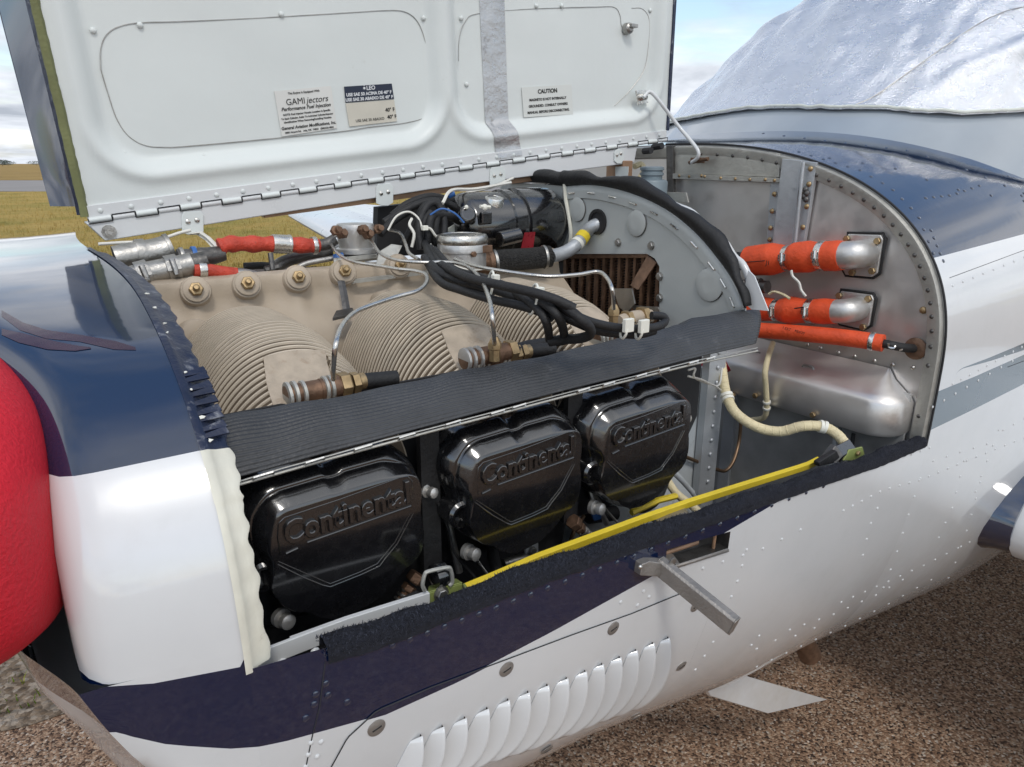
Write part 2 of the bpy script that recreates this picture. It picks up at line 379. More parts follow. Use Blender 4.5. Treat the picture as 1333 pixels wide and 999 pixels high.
# painted livery, as boundaries z(x) on the skin
def bnd(pxs,ext=()): return sorted([(p.x,p.z) for p in (onhull(*q) for q in pxs) if p]+list(ext))
TOPB=bnd([(47,631),(150,610),(272,584),(1228,333),(1333,305)],[(-.5,1.31),(3.5,1.52)])
LOWH=[(-.5,1.205),(-.1,1.19)]+bnd([(112,896),(200,890),(325,866)])+[(.13,1.25),(3.5,1.25)]
LOWL=[(-.5,1.15),(-.06,1.125)]+bnd([(140,952),(220,970),(300,975),(370,966),(500,930),(600,885),(720,822),(850,750),(950,690),(1070,620)])+[(1.1,1.3),(3.5,1.3)]
STH=bnd([(1212,514),(1270,490),(1333,462)],[(1.25,1.125),(3.5,1.40)]); STL=bnd([(1208,562),(1270,532),(1333,500)],[(1.25,1.06),(3.5,1.31)])
S2H=bnd([(1248,481),(1290,465),(1333,447)],[(1.2,1.0),(3.5,1.42)]); S2L=bnd([(1248,481.5),(1290,470),(1333,456)],[(1.2,1.02),(3.5,1.38)])
def curve(nt,x,pts):
    n=N(nt,'ShaderNodeFloatCurve'); c=n.mapping.curves[0]; n.mapping.use_clip=False
    ps=[((a+.5)/4,b/2) for a,b in pts]
    while len(c.points)<len(ps): c.points.new(.5,.5)
    for q,(a,b) in zip(c.points,ps): q.location=(a,b); q.handle_type='VECTOR'
    n.mapping.update(); L(nt,x,n.inputs['Value']); return n.outputs[0]
def livery():
    m=bpy.data.materials.new('aircraft_livery_paint'); m.use_nodes=True; nt,p=nodes(m)
    pos=N(nt,'ShaderNodeNewGeometry').outputs['Position']; s=N(nt,'ShaderNodeSeparateXYZ'); L(nt,pos,s.inputs[0])
    x=mth(nt,'DIVIDE',mth(nt,'ADD',s.outputs[0],.5),4.0); z=mth(nt,'DIVIDE',s.outputs[2],2.0)
    g=lambda c:mth(nt,'GREATER_THAN',z,curve(nt,x,c)); lt=lambda c:mth(nt,'LESS_THAN',z,curve(nt,x,c))
    top=g(TOPB); low=mth(nt,'MULTIPLY',lt(LOWH),g(LOWL)); st=mth(nt,'MULTIPLY',lt(STH),g(STL)); s2=mth(nt,'MULTIPLY',lt(S2H),g(S2L))
    aft=mth(nt,'GREATER_THAN',s.outputs[0],1.28); st=mth(nt,'MULTIPLY',mth(nt,'MAXIMUM',st,s2),aft)
    n=noise(nt,pos,5,6,.6); fine=noise(nt,pos,60,5,.6)
    wh=ramp(nt,n,[(.3,(.62,.635,.645)),(.7,(.68,.69,.695))])
    wh=mixc(nt,ramp(nt,noise(nt,pos,22,8,.7),[(.55,0.0),(.75,.12)]),wh,(.45,.42,.37))
    # road grime low on the belly
    gr_=N(nt,'ShaderNodeMapRange'); L(nt,s.outputs[2],gr_.inputs[0]); gr_.inputs[1].default_value=.92; gr_.inputs[2].default_value=.62
    gm_=mth(nt,'MULTIPLY',gr_.outputs[0],ramp(nt,noise(nt,pos,7,8,.7),[(.35,.0),(.7,.6)]),clamp=True); wh=mixc(nt,gm_,wh,(.50,.46,.40))
    bl=ramp(nt,n,[(.3,(.004,.016,.048)),(.7,(.006,.020,.056))])
    c=mixc(nt,top,wh,bl); c=mixc(nt,low,c,(.002,.009,.040)); c=mixc(nt,st,c,(.095,.138,.168))
    L(nt,c,p.inputs['Base Color'])
    dk=mth(nt,'MAXIMUM',top,low); rr=N(nt,'ShaderNodeMapRange'); L(nt,dk,rr.inputs[0]); rr.inputs[3].default_value=.26; rr.inputs[4].default_value=.09
    L(nt,mth(nt,'ADD',rr.outputs[0],mth(nt,'MULTIPLY',mth(nt,'SUBTRACT',fine,.5),.04)),p.inputs['Roughness'])
    p.inputs['Coat IOR'].default_value=1.7; p.inputs['Coat Weight'].default_value=.8; p.inputs['Coat Roughness'].default_value=.04
    bu=N(nt,'ShaderNodeBump'); bu.inputs['Strength'].default_value=.08; bu.inputs['Distance'].default_value=.006
    L(nt,noise(nt,pos,7,4,.5,.4),bu.inputs['Height']); L(nt,bu.outputs[0],p.inputs['Normal']); L(nt,bu.outputs[0],p.inputs['Coat Normal'])
    return m
M['livery']=livery()
air=thing('airplane','white and blue light airplane standing on the apron with its engine bay open','airplane',(2,YC,0))
FW=1.30; LIP=.10
SILLP=bnd([(328,886),(430,857),(512,832),(650,776),(770,733),(870,699),(960,667),(1050,636),(1140,606)])+[(1.30,1.062),(1.5,1.06)]
def sweep(p): return p+V((-.020*sst(.42,.0,abs(p.y-YC)),0,0))
def zs(x): return lerp(SILLP,x)
A=lambda n,a,b:[a+(b-a)*i/n for i in range(n+1)]
# nose cowl: short band ahead of the opening, rounded into the front face
b=B(); rows=[]
aZ=az(-.02,1.165)
for x,off in [(.1,0),(.07,0),(.04,0),(.02,.0),(.008,.0008),(-.002,.004),(-.010,.012),(-.015,.024),(-.017,.05),(-.017,.12)]:
    aZ=az(x,1.165); nf=lambda p: sweep(p)+V((-.085*sst(.56,.30,abs(p.y-YC))*sst(.05,-.0,x),0,0))
    rows.append([nf(sec(x,a,1,off)) for a in A(60,aZ,1)]+[nf(sec(x,a,-1,off)) for a in A(60,1,aZ)][1:])
nose=b.grid(rows).build('nose_cowl',M['livery'],air)
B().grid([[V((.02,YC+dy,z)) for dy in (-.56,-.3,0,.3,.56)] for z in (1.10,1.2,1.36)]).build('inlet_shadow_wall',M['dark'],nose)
# chin below the inlet
XE=[(.60,.1),(.93,.1),(1.0,.062),(1.05,.034),(1.087,.015),(1.126,-.001),(1.165,-.014),(1.2,-.016)]
b=B(); rows=[]; CHG=[]
for z in [1.165-.0145*i for i in range(38)]:
    xe=lerp(XE,z); xf=lerp([(.6,.1),(.85,.06),(.9,.025),(.95,.002),(1.0,-.015),(1.05,-.031),(1.1,-.052),(1.165,-.066)],z)
    def crow(side):
        y0=sec(.02,az(.02,z),side).y; s=side; k=.058*sst(.96,1.12,z)+.003
        r=[V((x,hy(x,z) if s>0 else 2*YC-hy(x,z),z)) for x in A(6,.1,xe+.006)]
        for d in (.006,.02,.04,.06,.08,.10,.12,.145,.17,.22,.3,.4): r.append(V((xe+(xf-xe)*sst(-.02,.15,d)**.9+.10*sst(.17,.5,d),y0+s*d,z)))
        if s>0 and z<1.13: CHG.append(r[7+8]+V((-.0012,-.0012,0)))
        return r
    rows.append(crow(1)+[V((xe+.06,YC,z))]+crow(-1)[::-1])
chin=b.grid(rows).build('chin_cowl',M['livery'],air)
# lower cowl from lip to firewall, with the latch slot left open
sl0=onhull(868,716); sl1=onhull(951,692); SX0,SX1=sl0.x,sl1.x
def sltop(x): return sl0.z+(sl1.z-sl0.z)*(x-SX0)/(SX1-SX0)
SLH=.027
xs=sorted(set([LIP+(FW-LIP)*i/60 for i in range(61)]+[SX0,SX1])); xs=[x for i,x in enumerate(xs) if i==0 or x-xs[i-1]>.004 or x in(SX0,SX1)]
for side in (1,-1):
    b=B(); cols=[]
    for x in xs:
        a0=az(x,sltop(x)-SLH); a1=az(x,sltop(x)); a2=az(x,zs(x))
        cols.append([sec(x,a,side) for a in A(36,0,a0)]+[sec(x,a,side) for a in A(3,a0,a1)][1:]+[sec(x,a,side) for a in A(3,a1,a2)][1:])
    n=len(cols[0]); o=0; vs=[p for r in cols for p in r]; fs=[]
    for i in range(len(cols)-1):
        for j in range(n-1):
            if side==1 and 36<=j<39 and xs[i]>=SX0-1e-6 and xs[i+1]<=SX1+1e-6: continue
            fs.append((i*n+j,i*n+j+1,(i+1)*n+j+1,(i+1)*n+j))
    b.add(vs,fs).build('lower_cowl' if side==1 else 'far_lower_cowl',M['livery'],air)
# aft fuselage skin
b=B(); rows=[]
for x in [1.299,1.33,1.37,1.42,1.5,1.6,1.7,1.8,1.9,2.0,2.15,2.3,2.5,2.8,3.2,3.6,4.2]:
    rows.append([sec(x,a,1) for a in A(90,0,1)]+[sec(x,a,-1) for a in A(90,1,0)][1:])
fus=b.grid(rows).build('fuselage_skin',M['livery'],air)
# ------------------------------------------------------------------ firewall
b=B(); rows=[]
for k in A(14,0,1):
    rows.append([V((1.302,YC+(sec(1.3,a).y-YC)*s_,1.0+(sec(1.3,a).z-1.0)*abs(s_) if False else sec(1.3,a).z*1.0)) for a,s_ in [(.02+.96*k,s) for s in A(16,-1,1)]])
fwl=b.grid(rows).build('firewall',M['firewall'],air)
# curved flange strip round the firewall edge: faces forward, with an outward lip
def ring(x,o0,o1,a0,a1,side,n=90): return [[sec(x,a,side,o0) for a in A(n,a0,a1)],[sec(x,a,side,o1) for a in A(n,a0,a1)]]
aS=az(1.3,1.06)
b=B()
for sd_ in (1,-1):
    r0=[sec(1.3,a,sd_,.001) for a in A(90,aS,1)]; r1=[sec(1.3,a,sd_,.006)+V((-.012,0,0)) for a in A(90,aS,1)]
    r2=[sec(1.3,a,sd_,.010)+V((-.012,0,0)) for a in A(90,aS,1)]; r3=[sec(1.3,a,sd_,.029)+V((-.006,0,0)) for a in A(90,aS,1)]; r4=[sec(1.3,a,sd_,.031)+V((.001,0,0)) for a in A(90,aS,1)]
    b.grid([r0,r1,r2,r3,r4])
fl=b.build('firewall_flange',M['rail'],air,angle=30)
b=B()
for a in [aS+.012+i*.0178 for i in range(100)]:
    if a>.985: break
    b.dome(sec(1.3,a,1,.0195)+V((-.0085,0,0)),(-1,0,0),.0042,.003,8)
o=b.build('rivet',M['darksteel'],fl); o['kind']='stuff'
b=B(); b.tube([sec(1.3,a,1,-.001)+V((-.004,0,0)) for a in A(90,aS,1)],.0022,6).build('edge_trim',M['dark'],fl)
# vertical channel
def fp(px,py,x=1.296): return PX(px,py,x)
def slab(pxs,x,th=.003,back=True): # plate parallel to the firewall, its face at x
    return [PX(a,c,x) for a,c in pxs],(th,0,0)
def plate(name,pxs,x,mt,parent,th=.003,bevel=.0008,**k):
    b=B(); b.prism(*slab(pxs,x,th)); return b.build(name,mt,parent,bevel=bevel,**k)
b=B(); b.prism([PX(1018,207,1.28),PX(1043,209,1.28),PX(1030,330,1.28),PX(1004,330,1.28)],(.018,0,0)); b.prism([PX(1043,209,1.288),PX(1063,212,1.288),PX(1044,330,1.288),PX(1030,330,1.288)],(.010,0,0))
b.prism([PX(1003,232,1.292),PX(1017,232,1.292),PX(1003,345,1.292),PX(996,345,1.292)],(.006,0,0))
b.tube([PX(1046,211,1.276),PX(1034,330,1.276)],.0035,8)
chn=b.build('vertical_channel',M['galv'],fwl,bevel=.001)
plate('cross_rail',[(872,226),(1016,232),(1015,238),(872,233)],1.284,M['rail'],fwl,.02)
plate('upper_panel',[(876,196),(905,193),(960,193),(1015,200),(1014,231),(874,226)],1.292,M['rail'],fwl,.008)
plate('side_bracket',[(867,190),(876,190),(876,262),(868,262)],1.284,M['darksteel'],fwl,.01)
plate('small_angle',[(862,250),(893,251),(896,264),(863,263)],1.25,M['rail'],fwl,.004)
def rivs(name,pts,mt,parent,r=.004,nrm=(-1,0,0),h=None,seg=8):
    b=B()
    for p in pts: b.dome(p,nrm,r,h,seg)
    o=b.build(name,mt,parent); o['kind']='stuff'; return o
rivs('rivet',[PX(a,c,1.2835) for a,c in [(884,229),(897,230),(913,229),(917,230),(938,232),(957,233),(976,234),(996,234),(1008,235)]],M['brass'],fwl,.0036)
rivs('rivet',[PX(a,c,1.2875) for a,c in [(1055,220),(1053,240),(1050,269),(1045,296),(1008,253),(1005,275),(1003,297),(1002,312)]],M['brass'],chn,.0055)
rivs('bolt_cluster',[PX(a,c,1.284) for a,c in [(1048,247),(1050,252),(1046,256),(1049,260),(1044,250)]],M['darksteel'],chn,.006)
rivs('rivet',[PX(a,c,1.300) for a,c in [(1051,449),(1068,453),(1091,459),(1112,464),(1138,470),(1162,475),(1188,479)]],M['steel'],fwl,.0045)
rivs('rust_bolt',[PX(1202,404,1.300)],M['brass'],fwl,.007)
# penetration flanges with elbows
def flange(cx,pts,ex,ez,label):
    t=B(); t.prism([PX(a,c,1.290) for a,c in pts],(.010,0,0)); f=t.build('pipe_flange',M['alloy'],fwl,bevel=.002,label=label)
    q=[PX(a,c,1.2895) for a,c in pts]; mid=sum(q,V())/len(q)
    B().tube([mid+(p-mid)*1.06+V((.006,0,0)) for p in q],.0028,6,loop=True).build('sealant_bead',M['black'],f)
    return f
f1=flange(0,[(1103,305),(1146,306),(1149,312),(1142,356),(1134,361),(1100,358),(1097,352)],0,0,'upper cast flange with black sealant')
f2=flange(0,[(1094,379),(1134,384),(1137,390),(1131,424),(1122,429),(1092,422),(1088,416)],0,0,'lower cast flange with black sealant')
for f,pp in ((f1,[(1103,311),(1143,314),(1136,353),(1110,355)]),(f2,[(1093,385),(1131,389),(1124,426)])):
    for a,c in pp: B().hex(PX(a,c,1.289),(-1,0,0),.0065,.006).build('bolt',M['brass'],f)
def elbow(px0,px1,py,py1,x,r,f):
    a=PX(px0,py,x); c=PX(px1,py1,x); pts=[a,a+(c-a)*.45,a+(c-a)*.85+V((.003,0,0)),c+V((.014,0,0)),c+V((.03,0,0)),c+V((.045,0,.0))]
    B().tube(smooth(pts,5),r,18).build('elbow_pipe',M['alloy'],f)
elbow(1085,1112,333,332,1.25,.0255,f1); elbow(1077,1103,406,405,1.25,.0225,f2)
# grommet with cable at right
g=B(); g.lathe(PX(1192,454,1.299),(-1,0,0),[(.020,0),(.020,.002),(.013,.006),(.009,.006)],20).build('grommet',M['brown'],fwl)
# ------------------------------------------------------------------ stainless tray under the hoses
TX=1.225
T0=PX(940,470,TX); T1=PX(1164,528,TX); T2=PX(1152,573,TX); T3=PX(944,512,TX)
yR=PX(1192,520,1.19).y; 
b=B(); rows=[]
zt=(T0.z+T1.z)/2; zb=(T2.z+T3.z)/2; yl=T0.y+.10
def yy(t,rx,r=.085): return 0
outl=[]  # plan outline of the tray from far left, along the front, round the near end, back to the firewall
YE=.573; R_=.055
for y in A(10,yl,YE+R_): outl.append((TX,y,0))
for k in range(1,13):
    a=k/12*math.pi/2; outl.append((TX+R_*(1-math.cos(a)),YE+R_*(1-math.sin(a)),0))
outl.append((1.299,YE,0))
rows=[]
for inset,z in [(.072,zt+.046),(.040,zt+.027),(.016,zt+.008),(.006,zt+.001),(0,zt-.008),(0,zb+.006),(.004,zb)]:
    r=[]
    for i,(x,y,_) in enumerate(outl):
        p0=V(outl[max(i-1,0)]); p1=V(outl[min(i+1,len(outl)-1)]); t=(p1-p0).normalized(); nrm=V((-t.y,t.x,0)); 
        if nrm.x*(1.3-x)<0 and i<12: nrm=-nrm
        cvec=V((1.30,y+.0,0))-V((x,y,0)) if i<11 else V((1.299,YE+R_,0))-V((x,y,0))
        cl=cvec.length or 1; r.append(V((x,y,z))+cvec*(min(inset,cl*.96)/cl))
    rows.append(r)
tray=b.grid(rows).build('stainless_tray',M['firewall'],fwl,angle=60,sub=0)
for a,c in [(1052,478),(1122,491),(984,460)]:
    b=B(); p=PZ(a,c,zt+.022); b.tube([p+V((0,.014,-.004)),p+V((0,.009,.003)),p+V((0,-.009,.003)),p+V((0,-.014,-.004))],.0022,6); b.build('staple',M['dullsteel'],tray)
for a,c in [(955,514),(984,515),(1059,540)]: B().hex(PX(a,c,TX-.001),(-1,0,0),.006,.006).build('screw',M['brass'],tray)
# ------------------------------------------------------------------ torn lip of the front opening
b=B(); rows=[]
aL=az(.1,1.143); nL=150
for j,(dx,off) in enumerate([(-.004,-.0012),(.003,-.0012),(.006,.0015),(.012,.005),(.019,.007),(.024,.008),(.0265,.010)]):
    r=[]
    for i,a in enumerate(A(nL,aL,.985)):
        k=1 if j<2 else .35+.65*j/6
        wv=(math.sin(i*.95)+.7*math.sin(i*.43+1))
        r.append(sweep(sec(.1,a,1,off+.0010*k*wv*(j>1)))+V((dx*(.74 if a<.62 else .85)+.0015*k*wv*(j>2),0,0)))
    rows.append(r)
iw=int(nL*.335)
def sub(rows,i0,i1): return [r[i0:i1] for r in rows]
iB=next(i for i,a in enumerate(A(nL,aL,.985)) if sec(.1,a).z>1.322)
lip1=B().grid(sub(rows,0,iB+1)).build('lip_flange',M['cream'],air,angle=60,label='rippled cream lower lip of the front opening')
lip2=B().grid(sub(rows,iB,nL+1)).build('lip_flange',M['navy'],air,angle=60,label='chipped navy upper lip of the front opening')
# chipped folds and bare patches on the upper lip
b=B(); aa=A(nL,aL,.985)
for k in range(9):
    i=iB+3+int(k*2.6); p=sec(.1,aa[i],1,.002); q=sec(.1,aa[i+1],1,.003)
    b.prism([p+V((.001,0,0)),q+V((.001,0,.001)),q+V((.022,.004,.004)),p+V((.024,.003,.000))],(V(hn(p)))*.0022)
b.build('lip_fold',M['navy'],lip2,bevel=.0006)
b=B()
for i in [iB+2,iB+9,iB+18,iB+24,iB+40,iB+44,iB+52,iB+60]:
    if i+1<len(aa):
        p=sec(.1,aa[i],1,.0035); n_=V(hn(p)); t=(sec(.1,aa[i+1],1,.0035)-p).normalized(); u=V((1,0,0)); s_=random.uniform(.0025,.005)
        s_*=.38; b.prism([p+u*.006+n_*.004+u*s_*random.uniform(-1,1)+t*s_*c+u*s_*d for c,d in ((-1,-.6),(-.2,-1),(.9,-.5),(1.2,.3),(.2,1.1),(-.8,.6))],n_*.0008)
b.build('paint_chip',M['zip'],lip2)
# white angle at the foot of the lip
B().prism([PY(332,851,.565),PY(421,817,.565),PY(424,838,.565),PY(333,874,.565)],(0,.004,0)).build('sill_angle',M['white'],air,bevel=.001)
B().prism([PY(378,833,.572),PY(452,806,.572),PY(560,772,.572),PY(560,792,.572),PY(420,838,.572)],(0,.006,0)).build('sill_angle',M['white'],air,bevel=.001)
rivs('rivet',[PY(410,849,.5645),PY(367,863,.5645)],M['white'],air,.005,(0,-1,0))
# sill strip of dark pile fabric
def fuzz():
    m=mat('dark_pile_fabric',(.012,.014,.024),.95,0,.4,200,.9,900,dirt=.31,ds=260,dc=(.05,.055,.08),bd=.004); return m
M['pile']=fuzz()
b=B(); rows=[]
x0=onhull(425,845).x; x1=1.292
for i in range(121):
    x=x0+(x1-x0)*i/120; z=zs(x); y=hy(x,z)
    hgt=.0165+.0025*math.sin(i*.31)+.0015*math.sin(i*.9); jit=lambda s=.0007: random.uniform(-s,s)
    pr=[(-.0025,-.004),(-.0035,.001),(-.003,.012),(.001,hgt*.86),(.010,hgt),(.017,hgt*.82),(.020,.002)]
    rows.append([V((x,y+a+jit(),z+c*1.0+jit())) for a,c in pr])
sill=B().grid(rows).build('sill_seal_strip',M['pile'],air,angle=180)
b=B()
for i in range(16000):
    k=random.random()*120; r=rows[int(k)%120]; j=random.uniform(1,5.6); p=r[int(j)].lerp(r[int(j)+1],j%1)+V((random.uniform(-.005,.005),0,0)); d=V((random.gauss(0,.5),-.5+random.gauss(0,.4),.7)).normalized()*.0035
    s_=V((.0005,0,0)); b.add([p-s_,p+s_,p+d],[(0,1,2)])
o=b.build('pile_tufts',mat('pile_fibre',(.040,.045,.065),.9,0,.3,300),sill,recalc=False); o['kind']='stuff'
b=B(); xx_=.185
while xx_<1.27:
    l_=random.uniform(.01,.09); b.tube([V((x,hy(x,zs(x))-.0008,zs(x)-.0015+random.uniform(-.0004,.0004))) for x in A(8,xx_,min(1.28,xx_+l_))],random.uniform(.0005,.0011),5); xx_+=l_+random.uniform(.002,.04)
o=b.build('worn_paint_edge',M['lettergrey'],air); o['kind']='stuff'
# ------------------------------------------------------------------ inner structure of the bay
def plate3(name,pts,vec,mt,parent,**k): b=B(); b.prism(pts,vec); return b.build(name,mt,parent,**k)
# nose-gear tunnel wall (light grey), floor and dark lower firewall
plate3('gear_tunnel_wall',[V((.35,.80,.74)),V((.985,.80,.74)),V((.985,.80,1.20)),V((.8,.80,1.15)),V((.35,.80,1.0))],(0,.006,0),M['intgrey'],air)
plate3('bay_floor',[V((.15,.70,.82)),V((1.296,.70,.72)),V((1.296,1.75,.72)),V((.15,1.75,.82))],(0,0,-.004),M['intdark'],air)
plate3('bulkhead_lower',[V((1.285,.68,.72)),V((1.285,1.25,.72)),V((1.285,1.25,1.15)),V((1.285,.575,1.15)),V((1.285,.575,.95))],(.006,0,0),M['bulkgrey'],air)
plate3('inner_side_wall',[V((.15,.63,.80)),V((1.28,.63,.80)),V((1.28,.63,.98)),V((.15,.63,.98))],(0,.004,0),M['intdark'],air)
plate3('tunnel_post',[V((.975,.797,.74)),V((1.02,.797,.74)),V((1.02,.797,1.30)),V((.975,.797,1.30))],(0,-.016,0),M['galv'],air,bevel=.001)
rivs('rivet',[V((.998,.780,.78+.028*i)) for i in range(18)],M['galv'],air,.0042,(0,-1,0))
for x_,y_ in ((1.284,.94),(1.284,1.08)): B().prism([V((x_,y_,.74)),V((x_,y_+.03,.74)),V((x_,y_+.03,1.10)),V((x_,y_,1.10))],(-.008,0,0)).build('stiffener',M['galv'],air,bevel=.001)
for a,c in ((1060,1.262),):
    b=B(); b.prism([V((1.27,.70,.75)),V((1.284,.70,.75)),V((1.284,.70,1.10)),V((1.27,.70,1.10))],(0,-.008,0)); b.build('stiffener',M['intgrey'],air,bevel=.001)
B().tube([V((1.28,.66,.78)),V((1.27,.66,1.05))],.004,8).build('stiffener_bead',M['intdark'],air)
# centre keel beam under the hinge
KY=1.195
def kz(x): return lerp([(.08,1.4585),(1.29,1.6005)],x)
b=B(); b.prism([PY(112,291,KY),PY(830,189.5,KY),PY(826,212,KY),PY(560,247,KY),PY(345,281,KY),PY(137,314,KY)],(0,.04,0))
beam=b.build('keel_beam',M['white'],air,bevel=.002)
b=B(); b.prism([PY(345,274,1.205),PY(700,226,1.205),PY(700,235,1.205),PY(345,284,1.205)],(0,.02,0)); b.build('beam_doubler',M['copper'],beam)
b=B()
b.lathe(PY(142,302,KY),(0,-1,0),[(.010,0),(.010,.002),(.0065,.002),(.0065,.008),(.0035,.008),(.0035,.012)],10); b.build('bolt',M['dullsteel'],beam)
for cx,cy,w_,h_ in ((251,291,14,15),(501,254,11,14),(648,231,10,13),(806,204,6,9)):
    b=B(); b.prism([PY(cx-w_+2,cy-h_,KY-.003),PY(cx+w_-4,cy-h_-1,KY-.003),PY(cx+w_,cy-h_+4,KY-.003),PY(cx+w_,cy+h_-4,KY-.003),PY(cx+w_*.4,cy+h_,KY-.003),PY(cx-w_*.4,cy+h_,KY-.003),PY(cx-w_,cy+h_-3,KY-.003),PY(cx-w_,cy-h_+4,KY-.003)],(0,.0025,0))
    cl=b.build('clamp_plate',M['liner'],beam,bevel=.0006)
    b=B(); b.dome(PY(cx-w_*.45,cy-2,KY-.0035),(0,-1,0),.004,.002); b.dome(PY(cx+w_*.4,cy-4,KY-.0035),(0,-1,0),.004,.002); b.build('rivet',M['steel'],cl)
# ------------------------------------------------------------------ louver panel
def off(px,py,h=0):
    p=onhull(px,py)
    while p is None: py-=2; p=onhull(px,py)
    return p+hn(p)*h
def hullgrid(top,bot,nu,nv,h):
    "sheet lying h above the skin between two pixel polylines"
    def at(l,t):
        k=t*(len(l)-1); i=min(int(k),len(l)-2); f=k-i; return l[i][0]+(l[i+1][0]-l[i][0])*f,l[i][1]+(l[i+1][1]-l[i][1])*f
    rows=[]
    for i in range(nu+1):
        a=at(top,i/nu); c=at(bot,i/nu); rows.append([off(a[0]+(c[0]-a[0])*j/nv,a[1]+(c[1]-a[1])*j/nv,h) for j in range(nv+1)])
    return rows
ptop=[(430,1000),(452,960),(490,925),(560,895),(665,856),(745,826),(821,799),(887,772),(912,768),(922,800)]
pbot=[(445,1020),(480,1032),(530,1030),(590,1012),(660,985),(720,965),(780,945),(830,922),(870,895),(895,868)]
g_=hullgrid(ptop,pbot,60,16,.0016)
lp=B().grid(g_).build('louver_panel',M['livery'],air)
edge=[r[0] for r in g_]+g_[-1][1:]+[r[-1] for r in g_[::-1]][1:]
B().tube([p-hn(p)*.0008 for p in edge],.0008,5).build('panel_gap',M['dark'],lp)
for (px,py) in [(658,870),(797,817),(904,788),(886,866),(828,932),(711,975),(489,946)]:
    p=off(px,py,.0014); n_=hn(p); b=B(); b.lathe(p,n_,[(.0095,0),(.0095,.0009),(.0078,.0017),(.0015,.0020)],20)
    s_=b.build('panel_screw',M['latch'],lp); u=V((1,0,.25)).normalized(); u=(u-n_*u.dot(n_)).normalized(); B().box(p+n_*.0020,(.010,.0014,.0008),(u,n_.cross(u),n_)).build('slot',M['dark'],s_)
lt=[(868,827),(848,834),(826,843),(805,852),(782,861),(760,870),(736,879),(711,888),(686,897),(660,907),(633,918),(604,930),(575,941),(547,953)]
lb=[(822,920),(801,928),(779,935),(756,944),(735,953),(710,960),(686,971),(663,978),(637,986),(609,996),(584,1004),(556,1012),(528,1022),(500,1032)]
def lo(t,b_,v,bow=9):
    a=V((t[0],t[1])); c=V((b_[0],b_[1])); q=a.lerp(c,v); k=math.sin(math.pi*min(1,v*1.0)); return q.x+bow*k,q.y+bow*k*.45
for i in range(len(lt)):
    wx=(lt[i][0]-lt[i+1][0]) if i+1<len(lt) else 29
    rows=[]; NU,NV=8,18
    for u in range(NU+1):
        r=[]
        for v in range(NV+1):
            V_=v/NV; x_,y_=lo(lt[i],lb[i],V_)
            x_-=wx*.80*(1-u/NU)*math.sin(math.pi*(.12+.8*V_))**.5; y_+=wx*.36*(1-u/NU)
            end=max(0,math.sin(math.pi*(.02+.96*V_)))**.55
            r.append(off(x_,y_,.0018+.0165*end*(u/NU)**1.35))
        rows.append(r)
    lv=B().grid(rows).build('louver',M['livery'],lp,solid=-.0009,recalc=False)
    e=rows[-1]; base=[off(*lo(lt[i],lb[i],v/NV),.0019) for v in range(NV+1)]
    back=[p+(q-p)*0+V((-.0035,0,0)) for p,q in zip(e,base)]
    B().grid([[q+V((-.001,0,0)) for q in base],[p-hn(p)*.0012+V((-.001,0,0)) for p in e]]).build('louver_mouth',M['dark'],lv)
# dark brush-stroke decal on the side of the nose
dk=mat('dark_maroon_decal',(.030,.006,.020),.25,0,.1,20,coat=.5)
from mathutils.bvhtree import BVHTree
bvh=BVHTree.FromPolygons([tuple(v.co+V(air.location)) for v in nose.data.vertices],[tuple(p.vertices) for p in nose.data.polygons])
def nosegrid(top,bot,n,m,h):
    rows=[]
    for i in range(n+1):
        k=i/n*(len(top)-1); j=min(int(k),len(top)-2); f=k-j; q=[(l[j][0]+(l[j+1][0]-l[j][0])*f,l[j][1]+(l[j+1][1]-l[j][1])*f) for l in (top,bot)]; r=[]
        for v in range(m+1):
            d=ray(q[0][0]+(q[1][0]-q[0][0])*v/m,q[0][1]+(q[1][1]-q[0][1])*v/m); hit=bvh.ray_cast(CAM,d.normalized()); r.append((hit[0] or CAM+d)-d.normalized()*h)
        rows.append(r)
    return rows
B().grid(nosegrid([(2,404),(30,420),(62,430),(105,436),(150,444),(176,452)],[(2,412),(26,430),(60,441),(104,445),(148,455),(177,456)],60,5,.0008)).build('nose_decal',dk,nose,angle=180)
B().grid(nosegrid([(2,428),(30,434),(70,444),(100,450),(118,452)],[(2,436),(24,446),(62,455),(98,457),(118,454)],40,5,.0012)).build('nose_decal',dk,nose,angle=180)
